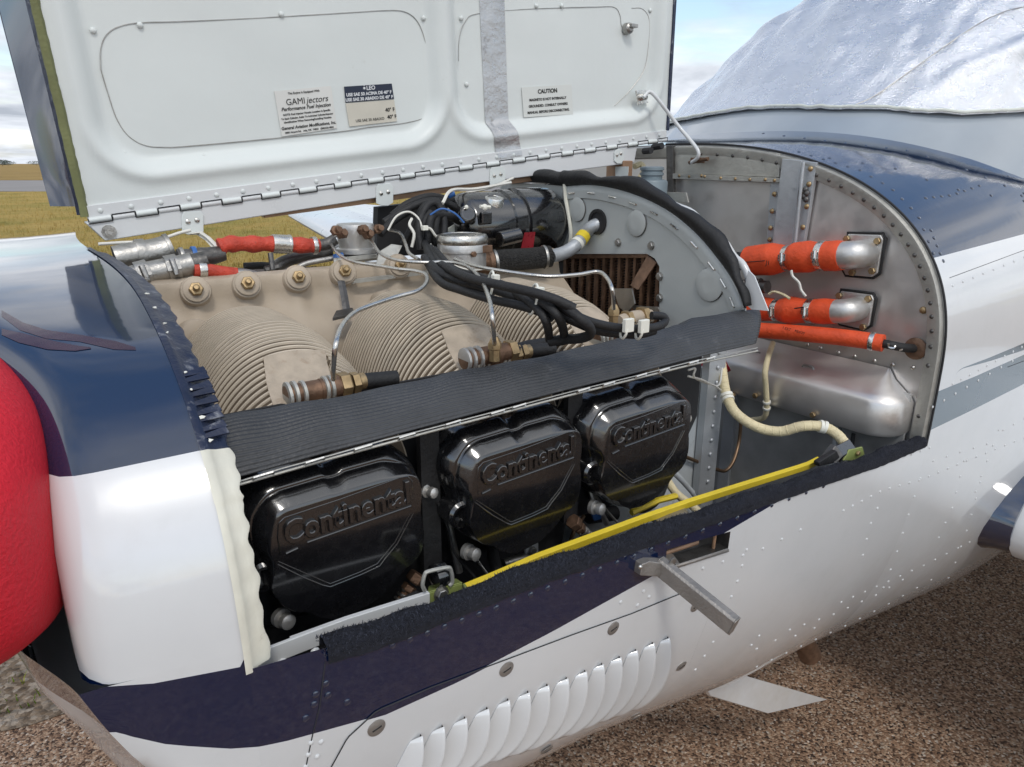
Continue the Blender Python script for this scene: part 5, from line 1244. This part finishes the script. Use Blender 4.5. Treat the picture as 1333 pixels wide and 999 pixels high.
steel('steel fuel line looping down to the injector on the front cylinder',[(520,351,1.412),(540,353,1.412),(554,358,1.410),(555,368,1.408),(543,379,1.405),(515,387,1.402),(485,397,1.400),(462,407,1.398),(445,425,1.395),(437,450,1.385),(434,478,1.36),(434,494,1.338)],.0026)
steel('steel fuel line leaving the left fitting of the manifold',[(442,306,1.436),(432,310,1.432),(431,318,1.425),(442,332,1.418),(460,341,1.415),(490,346,1.413),(520,351,1.412)])
steel('steel fuel line leaving the right fitting of the manifold',[(476,305,1.436),(485,316,1.430),(495,330,1.42),(512,338,1.416),(535,341,1.415),(560,342,1.414),(572,341,1.414)])
steel('steel fuel line arching down to the injector on the middle cylinder',[(570,341,1.414),(595,343,1.414),(612,350,1.413),(627,366,1.411),(637,390,1.405),(641,415,1.392),(643,440,1.365),(644,448,1.345)],.0026)
steel('steel fuel line running right to the injector on the rear cylinder',[(592,338,1.416),(620,347,1.414),(660,354,1.412),(710,360,1.408),(750,358,1.408),(778,354,1.410),(790,362,1.406),(797,378,1.396),(799,402,1.366)],.0026)
steel('short steel fuel line bent over behind the wiring bundle',[(492,300,1.44),(510,300,1.44),(522,305,1.436),(528,318,1.428),(533,330,1.42),(545,338,1.416)])
for l,px in (('small brass injector end on the middle cylinder',(644,449,1.342)),('small brass injector end on the rear cylinder',(799,406,1.358))):
    p=PZ(*px); tag(B().lathe(p+V((0,0,-.02)),(0,0,1),[(.007,0),(.007,.014),(.0085,.015),(.0085,.022),(.004,.03)],6).build('line_nut',M['brass']),l,'fitting')
# junction clips where the lines are tied
t=thing('line_clip','dark rubber lined clips tying the fuel lines together above the case','clip',PY(540,345,1.05))
for a,c_,y in ((510,353,1.055),(566,340,1.05),(592,341,1.05)):
    p=PY(a,c_,y); B().tube([p+V((-.012,0,.001)),p+V((.012,0,-.001))],.0062,10).build('rubber_sleeve',M['black'],t); B().box(p+V((-.004,-.001,.004)),(.016,.012,.003)).build('band',M['dullsteel'],t,bevel=.001)
b=B(); b.prism([PY(447,366,1.03),PY(590,349,1.03),PY(590,353,1.03),PY(447,371,1.03)],(0,.008,0)); b.build('support_bar',M['rail'],t)
# ------------------------------------------------------------------ oil filler canister
t=thing('oil_filler','round tan metal filler canister with a flat silver lid behind the middle cylinder','filler canister',PY(602,340,1.03))
c=PY(602,326,1.03); b=B(); b.lathe(c+V((0,0,-.030)),(0,0,1),[(.036,0),(.040,.004),(.040,.028),(.0425,.029),(.0425,.040),(.0415,.042)],32); b.build('drum',M['alloy'],t)
b=B(); b.lathe(c+V((0,0,.012)),(0,0,1),[(.0425,0),(.0435,.002),(.0435,.010),(.041,.014),(.036,.0150),(.035,.0138),(.004,.0142)],32); b.build('lid',M['steel'],t)
b=B(); b.box(c+V((.025,-.037,.004)),(.02,.006,.012)); b.hex(c+V((-.005,-.041,-.002)),(0,-1,0),.005,.006); b.build('catch',M['brown'],t,bevel=.001)
B().tube([PY(640,345,1.06),PY(620,352,1.06)],.012,12).build('outlet',M['brown'],t)
# ------------------------------------------------------------------ black starter motor
sm=thing('starter_motor','glossy black cylindrical motor with a round silver cap and a dark red plate','electric motor',PY(670,300,1.20))
a_=PY(592,296,1.15); c_=PY(718,289,1.15); ax=(c_-a_).normalized(); LN=(c_-a_).length
b=B(); b.lathe(a_,ax,[(.024,-.012),(.036,-.006),(.046,0),(.058,.008),(.062,.02),(.062,LN*.42),(.066,LN*.43),(.066,LN*.50),(.0625,LN*.51),(.0625,LN*.56),(.068,LN*.57),(.068,LN*.90),(.060,LN*.98),(.035,LN)],40,sx=1); b.build('housing',M['blackgloss'],sm)
top=lambda f,h,s=0: a_+ax*(LN*f)+V((0,0,1))*h+V((0,-1,0))*s
b=B(); b.lathe(PY(643,262,1.115),(0,-.25,1),[(.019,-.02),(.019,.004),(.017,.007),(.013,.0072),(.012,.006)],24); b.build('cap',M['clampsteel'],sm)
b=B(); b.prism([PY(683,303,1.073),PY(697,302,1.073),PY(694,324,1.073),PY(678,325,1.073)],(0,.001,0)); b.build('data_plate',M['darkred'],sm)
b=B(); b.box(PY(632,284,1.078),(.022,.012,.022)); b.tube([PY(650,312,1.07),PY(676,306,1.07)],.014,14); b.lathe(PY(608,280,1.088),(-.4,-1,.3),[(.016,-.01),(.016,.006),(.012,.010)],16); b.build('terminal_box',M['blackgloss'],sm,bevel=.003)
b=B(); b.dome(PY(607,270,1.078),(0,-1,.3),.004,.004); b.dome(PY(631,270,1.07),(0,-1,.3),.006,.004); b.tube([PY(625,269,1.07),PY(638,270,1.07)],.0035,6); b.build('terminal',M['zip'],sm)
b=B(); b.prism([PY(583,298,1.13),PY(600,288,1.13),PY(610,300,1.13),PY(606,310,1.13),PY(588,312,1.13)],(0,.004,0)); b.build('tag_label',M['whitetag'],sm)
t=thing('drive_ring','dark grey flange ring behind the black motor','ring',PY(735,300,1.22)); b=B(); b.lathe(PY(722,290,1.15),ax,[(.070,0),(.080,.004),(.080,.012),(.05,.014)],36); b.build('ring',M['black'],t)
# braided hose and breather pipe
t,ps=hose('braided_hose','short thick black braided hose with wire clamps right of the filler canister','hose',[(636,342,1.05),(660,339,1.04),(690,337,1.03),(716,334,1.02)],.0195,None or mat('black_braid',(.028,.026,.024),.6,0,.5,160,1,330,dirt=.30,ds=150,dc=(.15,.12,.09)),n=22)
for f in (.12,.90): clamp(t,ps,f,.0200,.005,M['dullsteel'],False,name='wire_clamp')
B().lathe(ps[0],(ps[0]-ps[1]),[(.021,-.008),(.022,0),(.018,.006),(.016,.02)],16).build('end_fitting',M['brown'],t)
t,ps=hose('breather_pipe','pale grey bent pipe with a yellow band entering the rear baffle','pipe',[(718,334,1.02),(735,329,1.02),(750,319,1.02),(763,303,1.03)],.0125,M['galv'],'pipe',n=18)
e_=[ps[-1],ps[-1].lerp(hp,.6),hp+V((.02,0,0))]; B().tube(smooth([ps[-2]]+e_,4),.0125,18).build('pipe',M['galv'],t)
for f,nm,mt,w_ in ((.86,'yellow_band',M['yellow'],.016),(.70,'white_band',M['zip'],.008)):
    clamp(t,ps,f,.0122,w_,mt,False,name=nm)
# ------------------------------------------------------------------ ignition leads
IG='ignition leads in the bundle'
def lead(label,pts,r=.0052):
    ps=zpath(pts,6); t=thing('ignition_lead',label,'ignition lead',(ps[0]+ps[-1])/2,IG); B().tube(ps,r,12).build('jacket',M['black'],t); return t,ps
lead('black ignition lead that folds back sharply into the middle plug assembly',[(548,300,1.43),(560,335,1.412),(578,358,1.402),(611,369,1.400),(662,376,1.402),(703,385,1.402),(730,396,1.398),(755,415,1.385),(768,428,1.372),(766,437,1.362),(752,441,1.355),(736,442,1.350),(715,445,1.345)],.0060)
lead('black ignition lead diving into the gap left of the rear cylinder, upper of two',[(560,322,1.42),(580,350,1.406),(620,364,1.402),(665,380,1.400),(690,394,1.395),(706,410,1.385),(713,426,1.37),(715,442,1.345)])
lead('black ignition lead diving into the gap left of the rear cylinder, lower of two',[(566,325,1.42),(590,350,1.408),(630,362,1.406),(680,381,1.402),(712,398,1.396),(726,412,1.386),(733,428,1.368),(735,442,1.345)])
lead('lowest black ignition lead of the bundle crossing the middle fins',[(552,335,1.415),(572,366,1.398),(600,378,1.394),(640,390,1.392),(672,397,1.390),(700,405,1.386),(720,414,1.380)],.0054)
lead('extra black ignition lead lying on top of the bundle',[(575,345,1.412),(605,360,1.412),(645,370,1.413),(690,380,1.411),(722,390,1.405),(748,402,1.395)],.0058)
lead('upper black ignition lead running right under the white tags to the rear plug',[(600,360,1.408),(650,374,1.404),(710,392,1.396),(749,411,1.386),(775,421,1.376),(805,427,1.366),(835,428,1.36),(857,425,1.358),(866,418,1.36),(862,412,1.366),(848,411,1.368)])
lead('lower black ignition lead running right under the white tags',[(610,368,1.402),(655,382,1.398),(706,400,1.388),(745,418,1.376),(775,430,1.364),(805,435,1.354),(832,436,1.350),(852,431,1.352)],.005)
lead('thick black cable coming out of the case beside the filler canister',[(560,345,1.41),(572,356,1.404),(590,364,1.398),(614,374,1.394),(640,382,1.39)],.0075)
for l,px,r in (('white cable tie with a square head round the bundle near the filler',(637,374,1.402),.020),('pale grey cable tie round the bundle above the rear fins',(694,390,1.398),.018),('first white paper tag on the leads at the rear cylinder',(812,430,1.364),.010),('second white tie on the leads at the rear cylinder',(832,431,1.359),.010)):
    p=PZ(*px); d=V((1,-.45,-.25)).normalized(); t=thing('cable_tie',l,'cable tie',p,'cable ties on the leads'); a1=d.orthogonal().normalized(); a2=d.cross(a1)
    B().tube([p+a1*(r*math.cos(k*math.pi/10))+a2*(r*math.sin(k*math.pi/10)) for k in range(20)],.0016,6,loop=True).build('strap',M['zip'],t)
    B().box(p+V((0,-.7,.7))*r,(.009,.008,.007) if px[0]<800 else (.014,.006,.016)).build('head',M['zip'],t,bevel=.001)
# extra plug assemblies beside the seal
t=thing('plug_assembly','long tan and steel plug barrel lying along the seal over the middle cylinder','spark plug',PY(640,463,.70))
ps=path([(603,469,.70),(635,463,.70),(665,457,.70)],6); B().tube(ps,.0118,16).build('barrel',M['brown'],t)
d=(ps[-1]-ps[0]).normalized(); b=B(); [b.lathe(ps[0]+d*k,d,[(.0118,0),(.0145,.001),(.0145,.004),(.0118,.005)],18) for k in (0,.008,.018)]; b.build('ring',M['alloy'],t)
b=B(); b.hex(ps[-1]-d*.006,d,.0145,.012); b.build('nut',M['brass'],t); B().tube([ps[-1]+d*.005]+path([(690,450,.715),(715,446,.725),(735,442,.73)],4),.0078,12).build('boot',M['black'],t)
t=thing('plug_assembly','small brass plug fitting at the end of the leads on the rear cylinder','spark plug',PY(840,415,.75)); ps=path([(806,420,.755),(825,414,.755),(846,412,.755)],5); B().tube(ps,.011,14).build('barrel',M['tan'],t); B().hex(ps[-4],(ps[-1]-ps[0]),.016,.012).build('nut',M['brass'],t); B().hex(ps[2],(ps[-1]-ps[0]),.015,.010).build('nut',M['brass'],t)
# knot of cables behind the filler
t=thing('cable_bundle','tangled knot of black cables tied up between manifold and motor','cables',PY(555,300,1.12))
for l in ([(525,318,1.14),(540,290,1.13),(552,270,1.12),(566,262,1.12),(576,275,1.11),(572,300,1.10),(560,318,1.09),(550,312,1.09),(552,290,1.09),(562,276,1.09)],[(500,290,1.14),(520,278,1.14),(540,268,1.14),(560,262,1.14),(580,264,1.14),(600,275,1.14)],[(548,325,1.08),(545,295,1.09),(556,268,1.10),(570,266,1.10),(578,290,1.09),(576,320,1.08),(578,345,1.06)],
          [(495,305,1.12),(512,288,1.13),(532,275,1.14)],[(565,330,1.09),(566,300,1.085),(570,275,1.09)],[(556,330,1.085),(558,300,1.08),(564,280,1.085),(585,282,1.10),(600,290,1.13)],[(510,282,1.15),(530,266,1.16),(560,256,1.16),(590,262,1.16)]): B().tube(path(l),.0068,10).build('cable',M['black'],t)
b=B(); b.tube(path([(536,322,1.07),(539,305,1.07),(533,293,1.08),(536,285,1.09)]),.0025,6); b.tube(path([(551,296,1.07),(560,298,1.07),(566,306,1.07),(572,312,1.07)]),.0022,6); b.tube(path([(576,265,1.10),(588,248,1.13),(620,246,1.16),(665,238,1.18)]),.003,6); b.tube(path([(606,252,1.17),(640,244,1.18),(668,232,1.185)]),.0026,6); b.build('white_lead',M['whitewire'],t)
B().box(PY(553,297,1.065),(.010,.008,.008)).build('tie_head',M['zip'],t,bevel=.001)
B().lathe(PY(587,253,1.135),(1,-.2,.4),[(.006,-.006),(.006,.006)],10).build('blue_splice',M['blueplastic'],t)
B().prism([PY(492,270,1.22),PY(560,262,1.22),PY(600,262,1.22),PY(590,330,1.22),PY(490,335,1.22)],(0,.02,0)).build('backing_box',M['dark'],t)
# ------------------------------------------------------------------ front left: ducts and red hoses
t=thing('metal_duct','upper dull silver duct pipe at the front of the engine','duct',PY(190,335,1.16)); ps=path([(150,338,1.16),(175,333,1.16),(200,330,1.16),(222,324,1.16)],6)
B().tube(ps,[.0195+.0015*(i>6) for i in range(len(ps))],20).build('pipe',M['dullsteel'],t); clamp(t,ps,.45,.0215,.012,M['dullsteel'],False,name='joint_band'); clamp(t,ps,.98,.0215,.006,M['dullsteel'],False,name='end_bead')
t=thing('silver_coupling','lower shiny silver coupling held by two worm clamps','coupling',PY(220,350,1.09)); ps=path([(172,362,1.09),(195,356,1.09),(225,350,1.09),(250,344,1.09)],6)
B().tube(ps,.0165,20).build('pipe',M['dullsteel'],t); clamp(t,ps,.22,.0185,.016,M['dullsteel'],up=V((0,-1,.35))); clamp(t,ps,.66,.0185,.016,M['dullsteel'],up=V((0,-1,.35)))
B().tube([ps[-2],ps[-1]+(ps[-1]-ps[-2]).normalized()*.02],.014,14).build('end_piece',M['darksteel'],t)
t=thing('grey_hose','dark grey flexible hose with a blue collar leading to the red sleeve','hose',PY(265,335,1.12)); ps=path([(232,337,1.12),(250,335,1.12),(270,334,1.12),(292,330,1.12)],6)
B().tube(ps,wav(ps,.013,[(0,.001),(.3,-.001),(.5,.001),(.8,0),(1,-.002)]),16).build('sleeve',M['darksteel'],t); clamp(t,ps,.38,.0142,.006,M['blueplastic'],False,name='blue_collar'); clamp(t,ps,.1,.0145,.005,M['dullsteel'],False)
t=thing('red_hose','bright red sleeved hose with steel clamps reaching the fuel manifold','hose',PY(360,320,1.12)); ps=path([(285,322,1.12),(300,318,1.12),(330,318,1.12),(365,318,1.12),(400,320,1.12),(415,320,1.12)],8)
random.seed(4); B().tube(ps,[.0118+.0012*math.sin(i*.9)+.0006*random.random() for i in range(len(ps))],18).build('sleeve',M['redsleeve'],t)
clamp(t,ps,.60,.0132,.026,M['clampsteel'],False); clamp(t,ps,.66,.0138,.004,M['clampsteel'],False); clamp(t,ps,.90,.0128,.007,M['clampsteel'],False)
B().tube(path([(412,320,1.12),(425,318,1.12),(436,312,1.12)],4),.0095,12).build('end_fitting',M['darksteel'],t)
t=thing('red_hose','short dark red hose with a silver band under the main red sleeve','hose',PY(280,354,1.08)); ps=path([(252,352,1.08),(270,352,1.08),(290,355,1.08),(308,357,1.08)],6)
B().tube(ps,.0095,14).build('sleeve',M['redsleeve'],t); clamp(t,ps,.22,.0102,.010,M['clampsteel'],False); B().tube(path([(304,357,1.08),(322,358,1.08),(335,362,1.08)],4),.0085,12).build('end_fitting',M['dullsteel'],t)
hose('thin_conduit','thin pale wire hanging under the keel beam at the front','wire',[(128,318,1.19),(160,316,1.19),(200,314,1.18),(232,304,1.18),(248,300,1.18)],.0024,M['whitewire'])
t=thing('clamp_strap','bent white metal strap from the keel beam clamp down to the red hose','strap',PY(265,310,1.15)); b=B(); b.tube([PY(247,305,1.19),PY(262,303,1.18),PY(272,310,1.16),PY(280,318,1.14),PY(287,326,1.12)],.0042,6,flat=.4); b.tube([PY(258,305,1.19),PY(270,313,1.17),PY(281,325,1.13)],.0035,6,flat=.5); b.build('strap',M['whitewire'],t)
t=thing('magneto_hose','dark curved hose and grey boot dipping behind the bolted ridge','hose',PY(370,345,1.14))
B().tube(path([(352,356,1.13),(368,342,1.14),(395,334,1.15),(430,330,1.16)]),.010,12).build('sleeve',M['darksteel'],t); B().tube(path([(318,347,1.16),(345,346,1.16),(365,350,1.15)]),.006,10).build('thin_sleeve',M['black'],t); B().tube(path([(380,352,1.09),(400,343,1.09),(425,338,1.09),(440,335,1.09)]),.0042,10).build('grey_wire',M['dullsteel'],t)
b=B(); b.tube([PY(352,330,1.10),PY(355,352,1.09)],.0042,8); b.tube([PY(345,352,1.10),PY(362,348,1.10)],.006,8); b.build('stud',M['darksteel'],t)
B().lathe(PY(441,335,1.085),(1,-.3,.2),[(.006,-.008),(.007,0),(.006,.008)],10).build('blue_cap',M['blueplastic'],t)
# dark far side bay contents so that the opening past the engine is not empty
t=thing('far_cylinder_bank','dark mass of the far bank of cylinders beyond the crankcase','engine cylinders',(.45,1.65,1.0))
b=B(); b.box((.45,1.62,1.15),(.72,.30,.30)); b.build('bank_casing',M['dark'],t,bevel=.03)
# things at the rear, above the baffle
t=thing('reservoir','blue grey round reservoir with a ribbed neck under the end of the keel beam','reservoir',PX(848,250,1.22)); c=PX(848,236,1.22)
b=B(); b.lathe(c+V((0,0,-.10)),(0,0,1),[(.036,0),(.037,.003),(.037,.098),(.034,.102),(.025,.104)],28); b.build('body',M['reservoir'],t)
b=B(); b.lathe(c+V((0,0,.0)),(0,0,1),[(.024,0),(.024,.012),(.027,.013),(.027,.018),(.024,.019),(.024,.023),(.027,.024),(.027,.030),(.02,.032)],24); b.build('ribbed_neck',M['reservoir'],t)
t=thing('copper_relay','copper brown relay block with a pale label hanging under the keel beam','relay',PX(808,220,1.15)); b=B(); b.box(PX(806,223,1.15),(.03,.055,.045)); b.build('block',M['copper'],t,bevel=.002); b=B(); b.prism([PX(801,217,1.132),PX(818,217,1.132),PX(817,231,1.132),PX(801,230,1.132)],(.001,0,0)); b.build('label_plate',M['liner'],t)
b=B(); b.tube(path([(826,217,1.25),(834,214,1.25),(838,222,1.24),(833,232,1.24)]),.007,10); b.build('cable_loop',M['creamhose'],t)
b=B(); b.tube([PX(850,192,1.2),PX(862,190,1.2)],.007,8); b.tube([PX(838,197,1.18),PX(848,196,1.18)],.007,8); b.build('dark_plug',M['dark'],t)
# ------------------------------------------------------------------ yellow rod, brackets on the sill
t=thing('yellow_rod','long flat yellow latch rod lying along the inside of the sill','latch rod',PY(830,700,.585))
rod=[(606,768),(640,754),(700,728),(770,702),(840,676),(900,655),(960,636),(1040,611),(1052,607),(1066,600)]
b=B(); pts=[PY(a,c,.585) for a,c in rod]; 
b.grid([[p+V((0,-.003,.0045)) for p in pts],[p+V((0,.004,.0065)) for p in pts],[p+V((0,.005,-.005)) for p in pts],[p+V((0,-.002,-.0055)) for p in pts]],loop=True); b.build('rod',M['yellow'],t,bevel=.001)
b=B(); b.tube([PY(822,668,.66),PY(856,652,.66),PY(880,646,.66)],.005,6); b.build('second_rod',M['yellow'],t)
t=thing('rod_guide','folded taupe metal guide the yellow rod passes through','bracket',PY(885,668,.58)); b=B(); b.prism([PY(847,670,.60),PY(888,655,.60),PY(897,668,.565),PY(861,684,.565)],(0,0,-.002)); b.prism([PY(847,670,.60),PY(861,684,.565),PY(861,692,.565),PY(847,678,.60)],(.002,0,0)); b.build('folded_plate',M['latch'],t,bevel=.001)
def latch(name,label,px,py,y,s,k):
    c=PY(px,py,y); t=thing(name,label,'latch fitting',c)
    g=lambda a,b_,d=0: PY(px+a,py+b_,y+d)
    return c,t,g
c,t,g=latch('front_latch_fitting','olive green bracket with a black roller at the front end of the yellow rod',580,775,.575,1,0)
b=B(); b.prism([g(-24,-2),g(22,-15),g(25,8),g(-25,18)],(0,.003,0)); b.prism([g(22,-15),g(25,-10,-.01),g(29,6,-.01),g(25,8)],(.003,0,0)); b.prism([g(-24,-2),g(22,-15),g(14,-20,.03),g(-22,-10,.03)],(0,0,.002)); b.build('bracket',M['green'],t,bevel=.001)
b=B(); b.lathe(g(-8,-26,.012)+V((-.010,0,0)),(1,0,0),[(.006,0),(.0135,.003),(.0145,.010),(.0135,.017),(.006,.020)],20); b.build('roller',M['blackgloss'],t)
b=B(); b.tube(smooth([g(-27,-6,-.002),g(-30,-14,-.002),g(-27,-27,-.002),g(-22,-31,-.002),g(2,-36,-.002),g(7,-32,-.002),g(9,-18,-.002),g(5,-12,-.002)],4),.0022,8); b.build('wire_bail',M['rail'],t)
b=B(); b.hex(g(-6,-2),(0,-1,.1),.0062,.006); b.lathe(g(-6,-2),(0,-1,.1),[(.009,0),(.009,.0012)],14); b.build('bolt',M['dullsteel'],t)
b=B(); b.prism([g(-14,17),g(22,5),g(23,12),g(-12,24)],(0,.004,0)); b.build('white_shim',M['white'],t); b=B(); b.prism([g(-66,16,.01),g(-30,-2,.01),g(-28,14,.01),g(-50,22,.01)],(0,.012,0)); b.build('lever',M['black'],t,bevel=.003)
c,t,g=latch('rear_latch_fitting','olive green bracket with a black square cap at the rear end of the yellow rod',1108,588,.565,1,0)
b=B(); b.prism([g(-10,12),g(-2,-2),g(15,-6),g(19,8),g(16,12)],(0,.003,0)); b.build('bracket',M['green'],t,bevel=.001)
b=B(); b.prism([g(-20,-8,.012),g(-2,-17,.012),g(7,-4,.0),g(-10,6,.0)],(0,.004,-.016)); b.build('cap',M['blackgloss'],t,bevel=.002)
b=B(); b.prism([g(-20,-8,.010),g(-10,6,-.002),g(-20,16,.0),g(-32,8,.01)],(0,.01,0)); b.build('side_cheek',M['darksteel'],t,bevel=.001); b=B(); b.prism([g(-42,14),g(-18,-1),g(-14,8),g(-24,16),g(-42,20)],(0,.01,0)); b.build('lever',M['black'],t,bevel=.002)
b=B(); b.hex(g(8,2,-.001),(0,-1,0),.0045,.004); b.build('bolt',M['brass'],t)
# lower plugs with springs
for l,px,py in (('rusty lower plug lead with a coiled spring under the front rocker cover',525,772),('rusty lower plug lead with a coiled spring under the middle rocker cover',745,690)):
    y=.655; t=thing('lower_plug_lead',l,'plug lead',PY(px,py,y),'lower plug leads')
    s=-1 if px<600 else 1
    a=PY(px-0 if s>0 else px+20,py-12 if s>0 else py-25,y); e=PY(px+28 if s>0 else px-8,py+15 if s>0 else py+15,y); d=(e-a).normalized()
    b=B(); b.hex(a,d,.011,.012); b.hex(a+d*.016,d,.009,.008); b.build('nut',M['brown'],t,bevel=.001)
    hel=[]; a1=d.orthogonal().normalized(); a2=d.cross(a1)
    for k in range(60): an=k*math.pi/5; hel.append(a+d*(.024+.0006*k)+a1*.0068*math.cos(an)+a2*.0068*math.sin(an))
    B().tube(hel,.0018,6).build('spring',M['dullsteel'],t); B().tube([a+d*.02,a+d*.08],.0048,8).build('cable',M['brown'],t)
# pipes and lines below the covers
hose('black_hose','black rubber hose looping under the rear rocker cover','hose',[(798,590,.70),(800,620,.69),(812,645,.68),(830,662,.67),(850,655,.67),(862,635,.68),(872,605,.70)],.0075,M['black'])
hose('black_hose','black hose dropping from the middle rocker cover past the yellow rod','hose',[(640,700,.70),(642,725,.68),(650,748,.66),(660,765,.65)],.008,M['black'])
hose('control_cable','thin steel control cable slanting down under the middle rocker cover','cable',[(607,710,.66),(620,728,.66),(636,750,.65)],.0016,M['steel'])
hose('control_cable','thin dark control cable slanting down under the rear rocker cover','cable',[(775,645,.66),(790,665,.66),(812,690,.65)],.0018,M['dullsteel'])
t=thing('carburettor_linkage','small steel and blue linkage parts in the gap below the rear rocker cover','linkage',PY(780,650,.72))
b=B(); b.hex(PY(778,638,.70),(0,-1,0),.010,.010); b.tube([PY(778,640,.70),PY(782,668,.71),PY(790,682,.71)],.005,8); b.box(PY(785,650,.74),(.03,.02,.02)); b.build('lever',M['alloy'],t,bevel=.001)
b=B(); b.tube([PY(766,672,.72),PY(800,668,.72)],.012,12); b.build('barrel',M['dark'],t); b=B(); b.prism([PY(770,668,.70),PY(784,665,.70),PY(782,676,.70),PY(774,678,.70)],(0,.004,0)); b.build('blue_tag',M['blueplastic'],t)
b=B(); b.lathe(PY(818,650,.78),(0,-1,0),[(.03,0),(.03,.02),(.02,.03)],20); b.build('casting',M['alloy'],t)
t=thing('white_bracket','pale bolted bracket visible under the middle rocker cover','bracket',PY(695,720,.72)); b=B(); b.prism([PY(664,742,.72),PY(700,705,.72),PY(716,700,.72),PY(716,726,.72),PY(680,742,.72)],(0,.004,0)); b.prism([PY(684,712,.70),PY(701,706,.70),PY(701,724,.70),PY(685,726,.70)],(0,.012,0)); b.build('plate',M['intgrey'],t,bevel=.001); b=B(); b.hex(PY(692,716,.699),(0,-1,0),.006,.006); b.build('bolt',M['dullsteel'],t)
b=B(); b.prism([PY(735,742,.74),PY(760,640,.74),PY(870,600,.76),PY(905,640,.76),PY(905,700,.74)],(0,.004,0)); tag(b.build('support_web',M['intgrey']),'pale grey sloping web under the rear rocker cover','bracket')

# small pipes and wires in the gaps round the rocker covers
hose('drain_tube','dull steel tube running down between the front and middle rocker covers','metal line',[(580,600,.685),(579,640,.685),(586,690,.68),(598,745,.67)],.0048,M['dullsteel'])
hose('control_cable','thin black wire crossing the gap left of the middle rocker cover','cable',[(570,655,.66),(584,690,.66),(592,720,.66),(618,752,.655)],.0018,M['black'])
hose('drain_tube','dull steel tube running down between the middle and rear rocker covers','metal line',[(757,535,.69),(755,570,.69),(762,612,.69),(772,650,.69)],.0045,M['dullsteel'])
hose('control_cable','thin white wire with a bend in the gap right of the middle rocker cover','cable',[(760,560,.675),(768,590,.675),(763,620,.67),(778,668,.66)],.0015,M['whitewire'])
hose('grey_hose','short grey hose lying low under the middle rocker cover','hose',[(655,735,.70),(680,728,.70),(715,722,.70),(742,712,.70)],.0075,M['dullsteel'])
hose('brown_tube','thin browned tube rising beside the lower plug of the middle rocker cover','metal line',[(728,735,.67),(740,712,.67),(748,690,.68),(760,672,.69)],.003,M['copperline'])
hose('white_wire','thin white wire looped over the tangled cables by the manifold','wire',[(505,300,1.10),(516,282,1.10),(532,276,1.10),(545,285,1.09),(550,300,1.08)],.0018,M['whitewire'])
hose('blue_wire','thin blue wire running from the cable knot towards the black motor','wire',[(560,280,1.08),(575,272,1.07),(592,278,1.06),(604,290,1.06)],.0016,M['blueplastic'])
hose('white_wire','thin white wire drooping in front of the silver filler lid','wire',[(560,318,1.04),(572,330,1.03),(590,345,1.0),(612,352,.99),(634,350,1.0)],.0016,M['whitewire'])
hose('grey_hose','grey ribbed hose passing behind the bolted ridge near the manifold','hose',[(395,335,1.20),(420,325,1.20),(450,318,1.20)],.008,M['galv'])
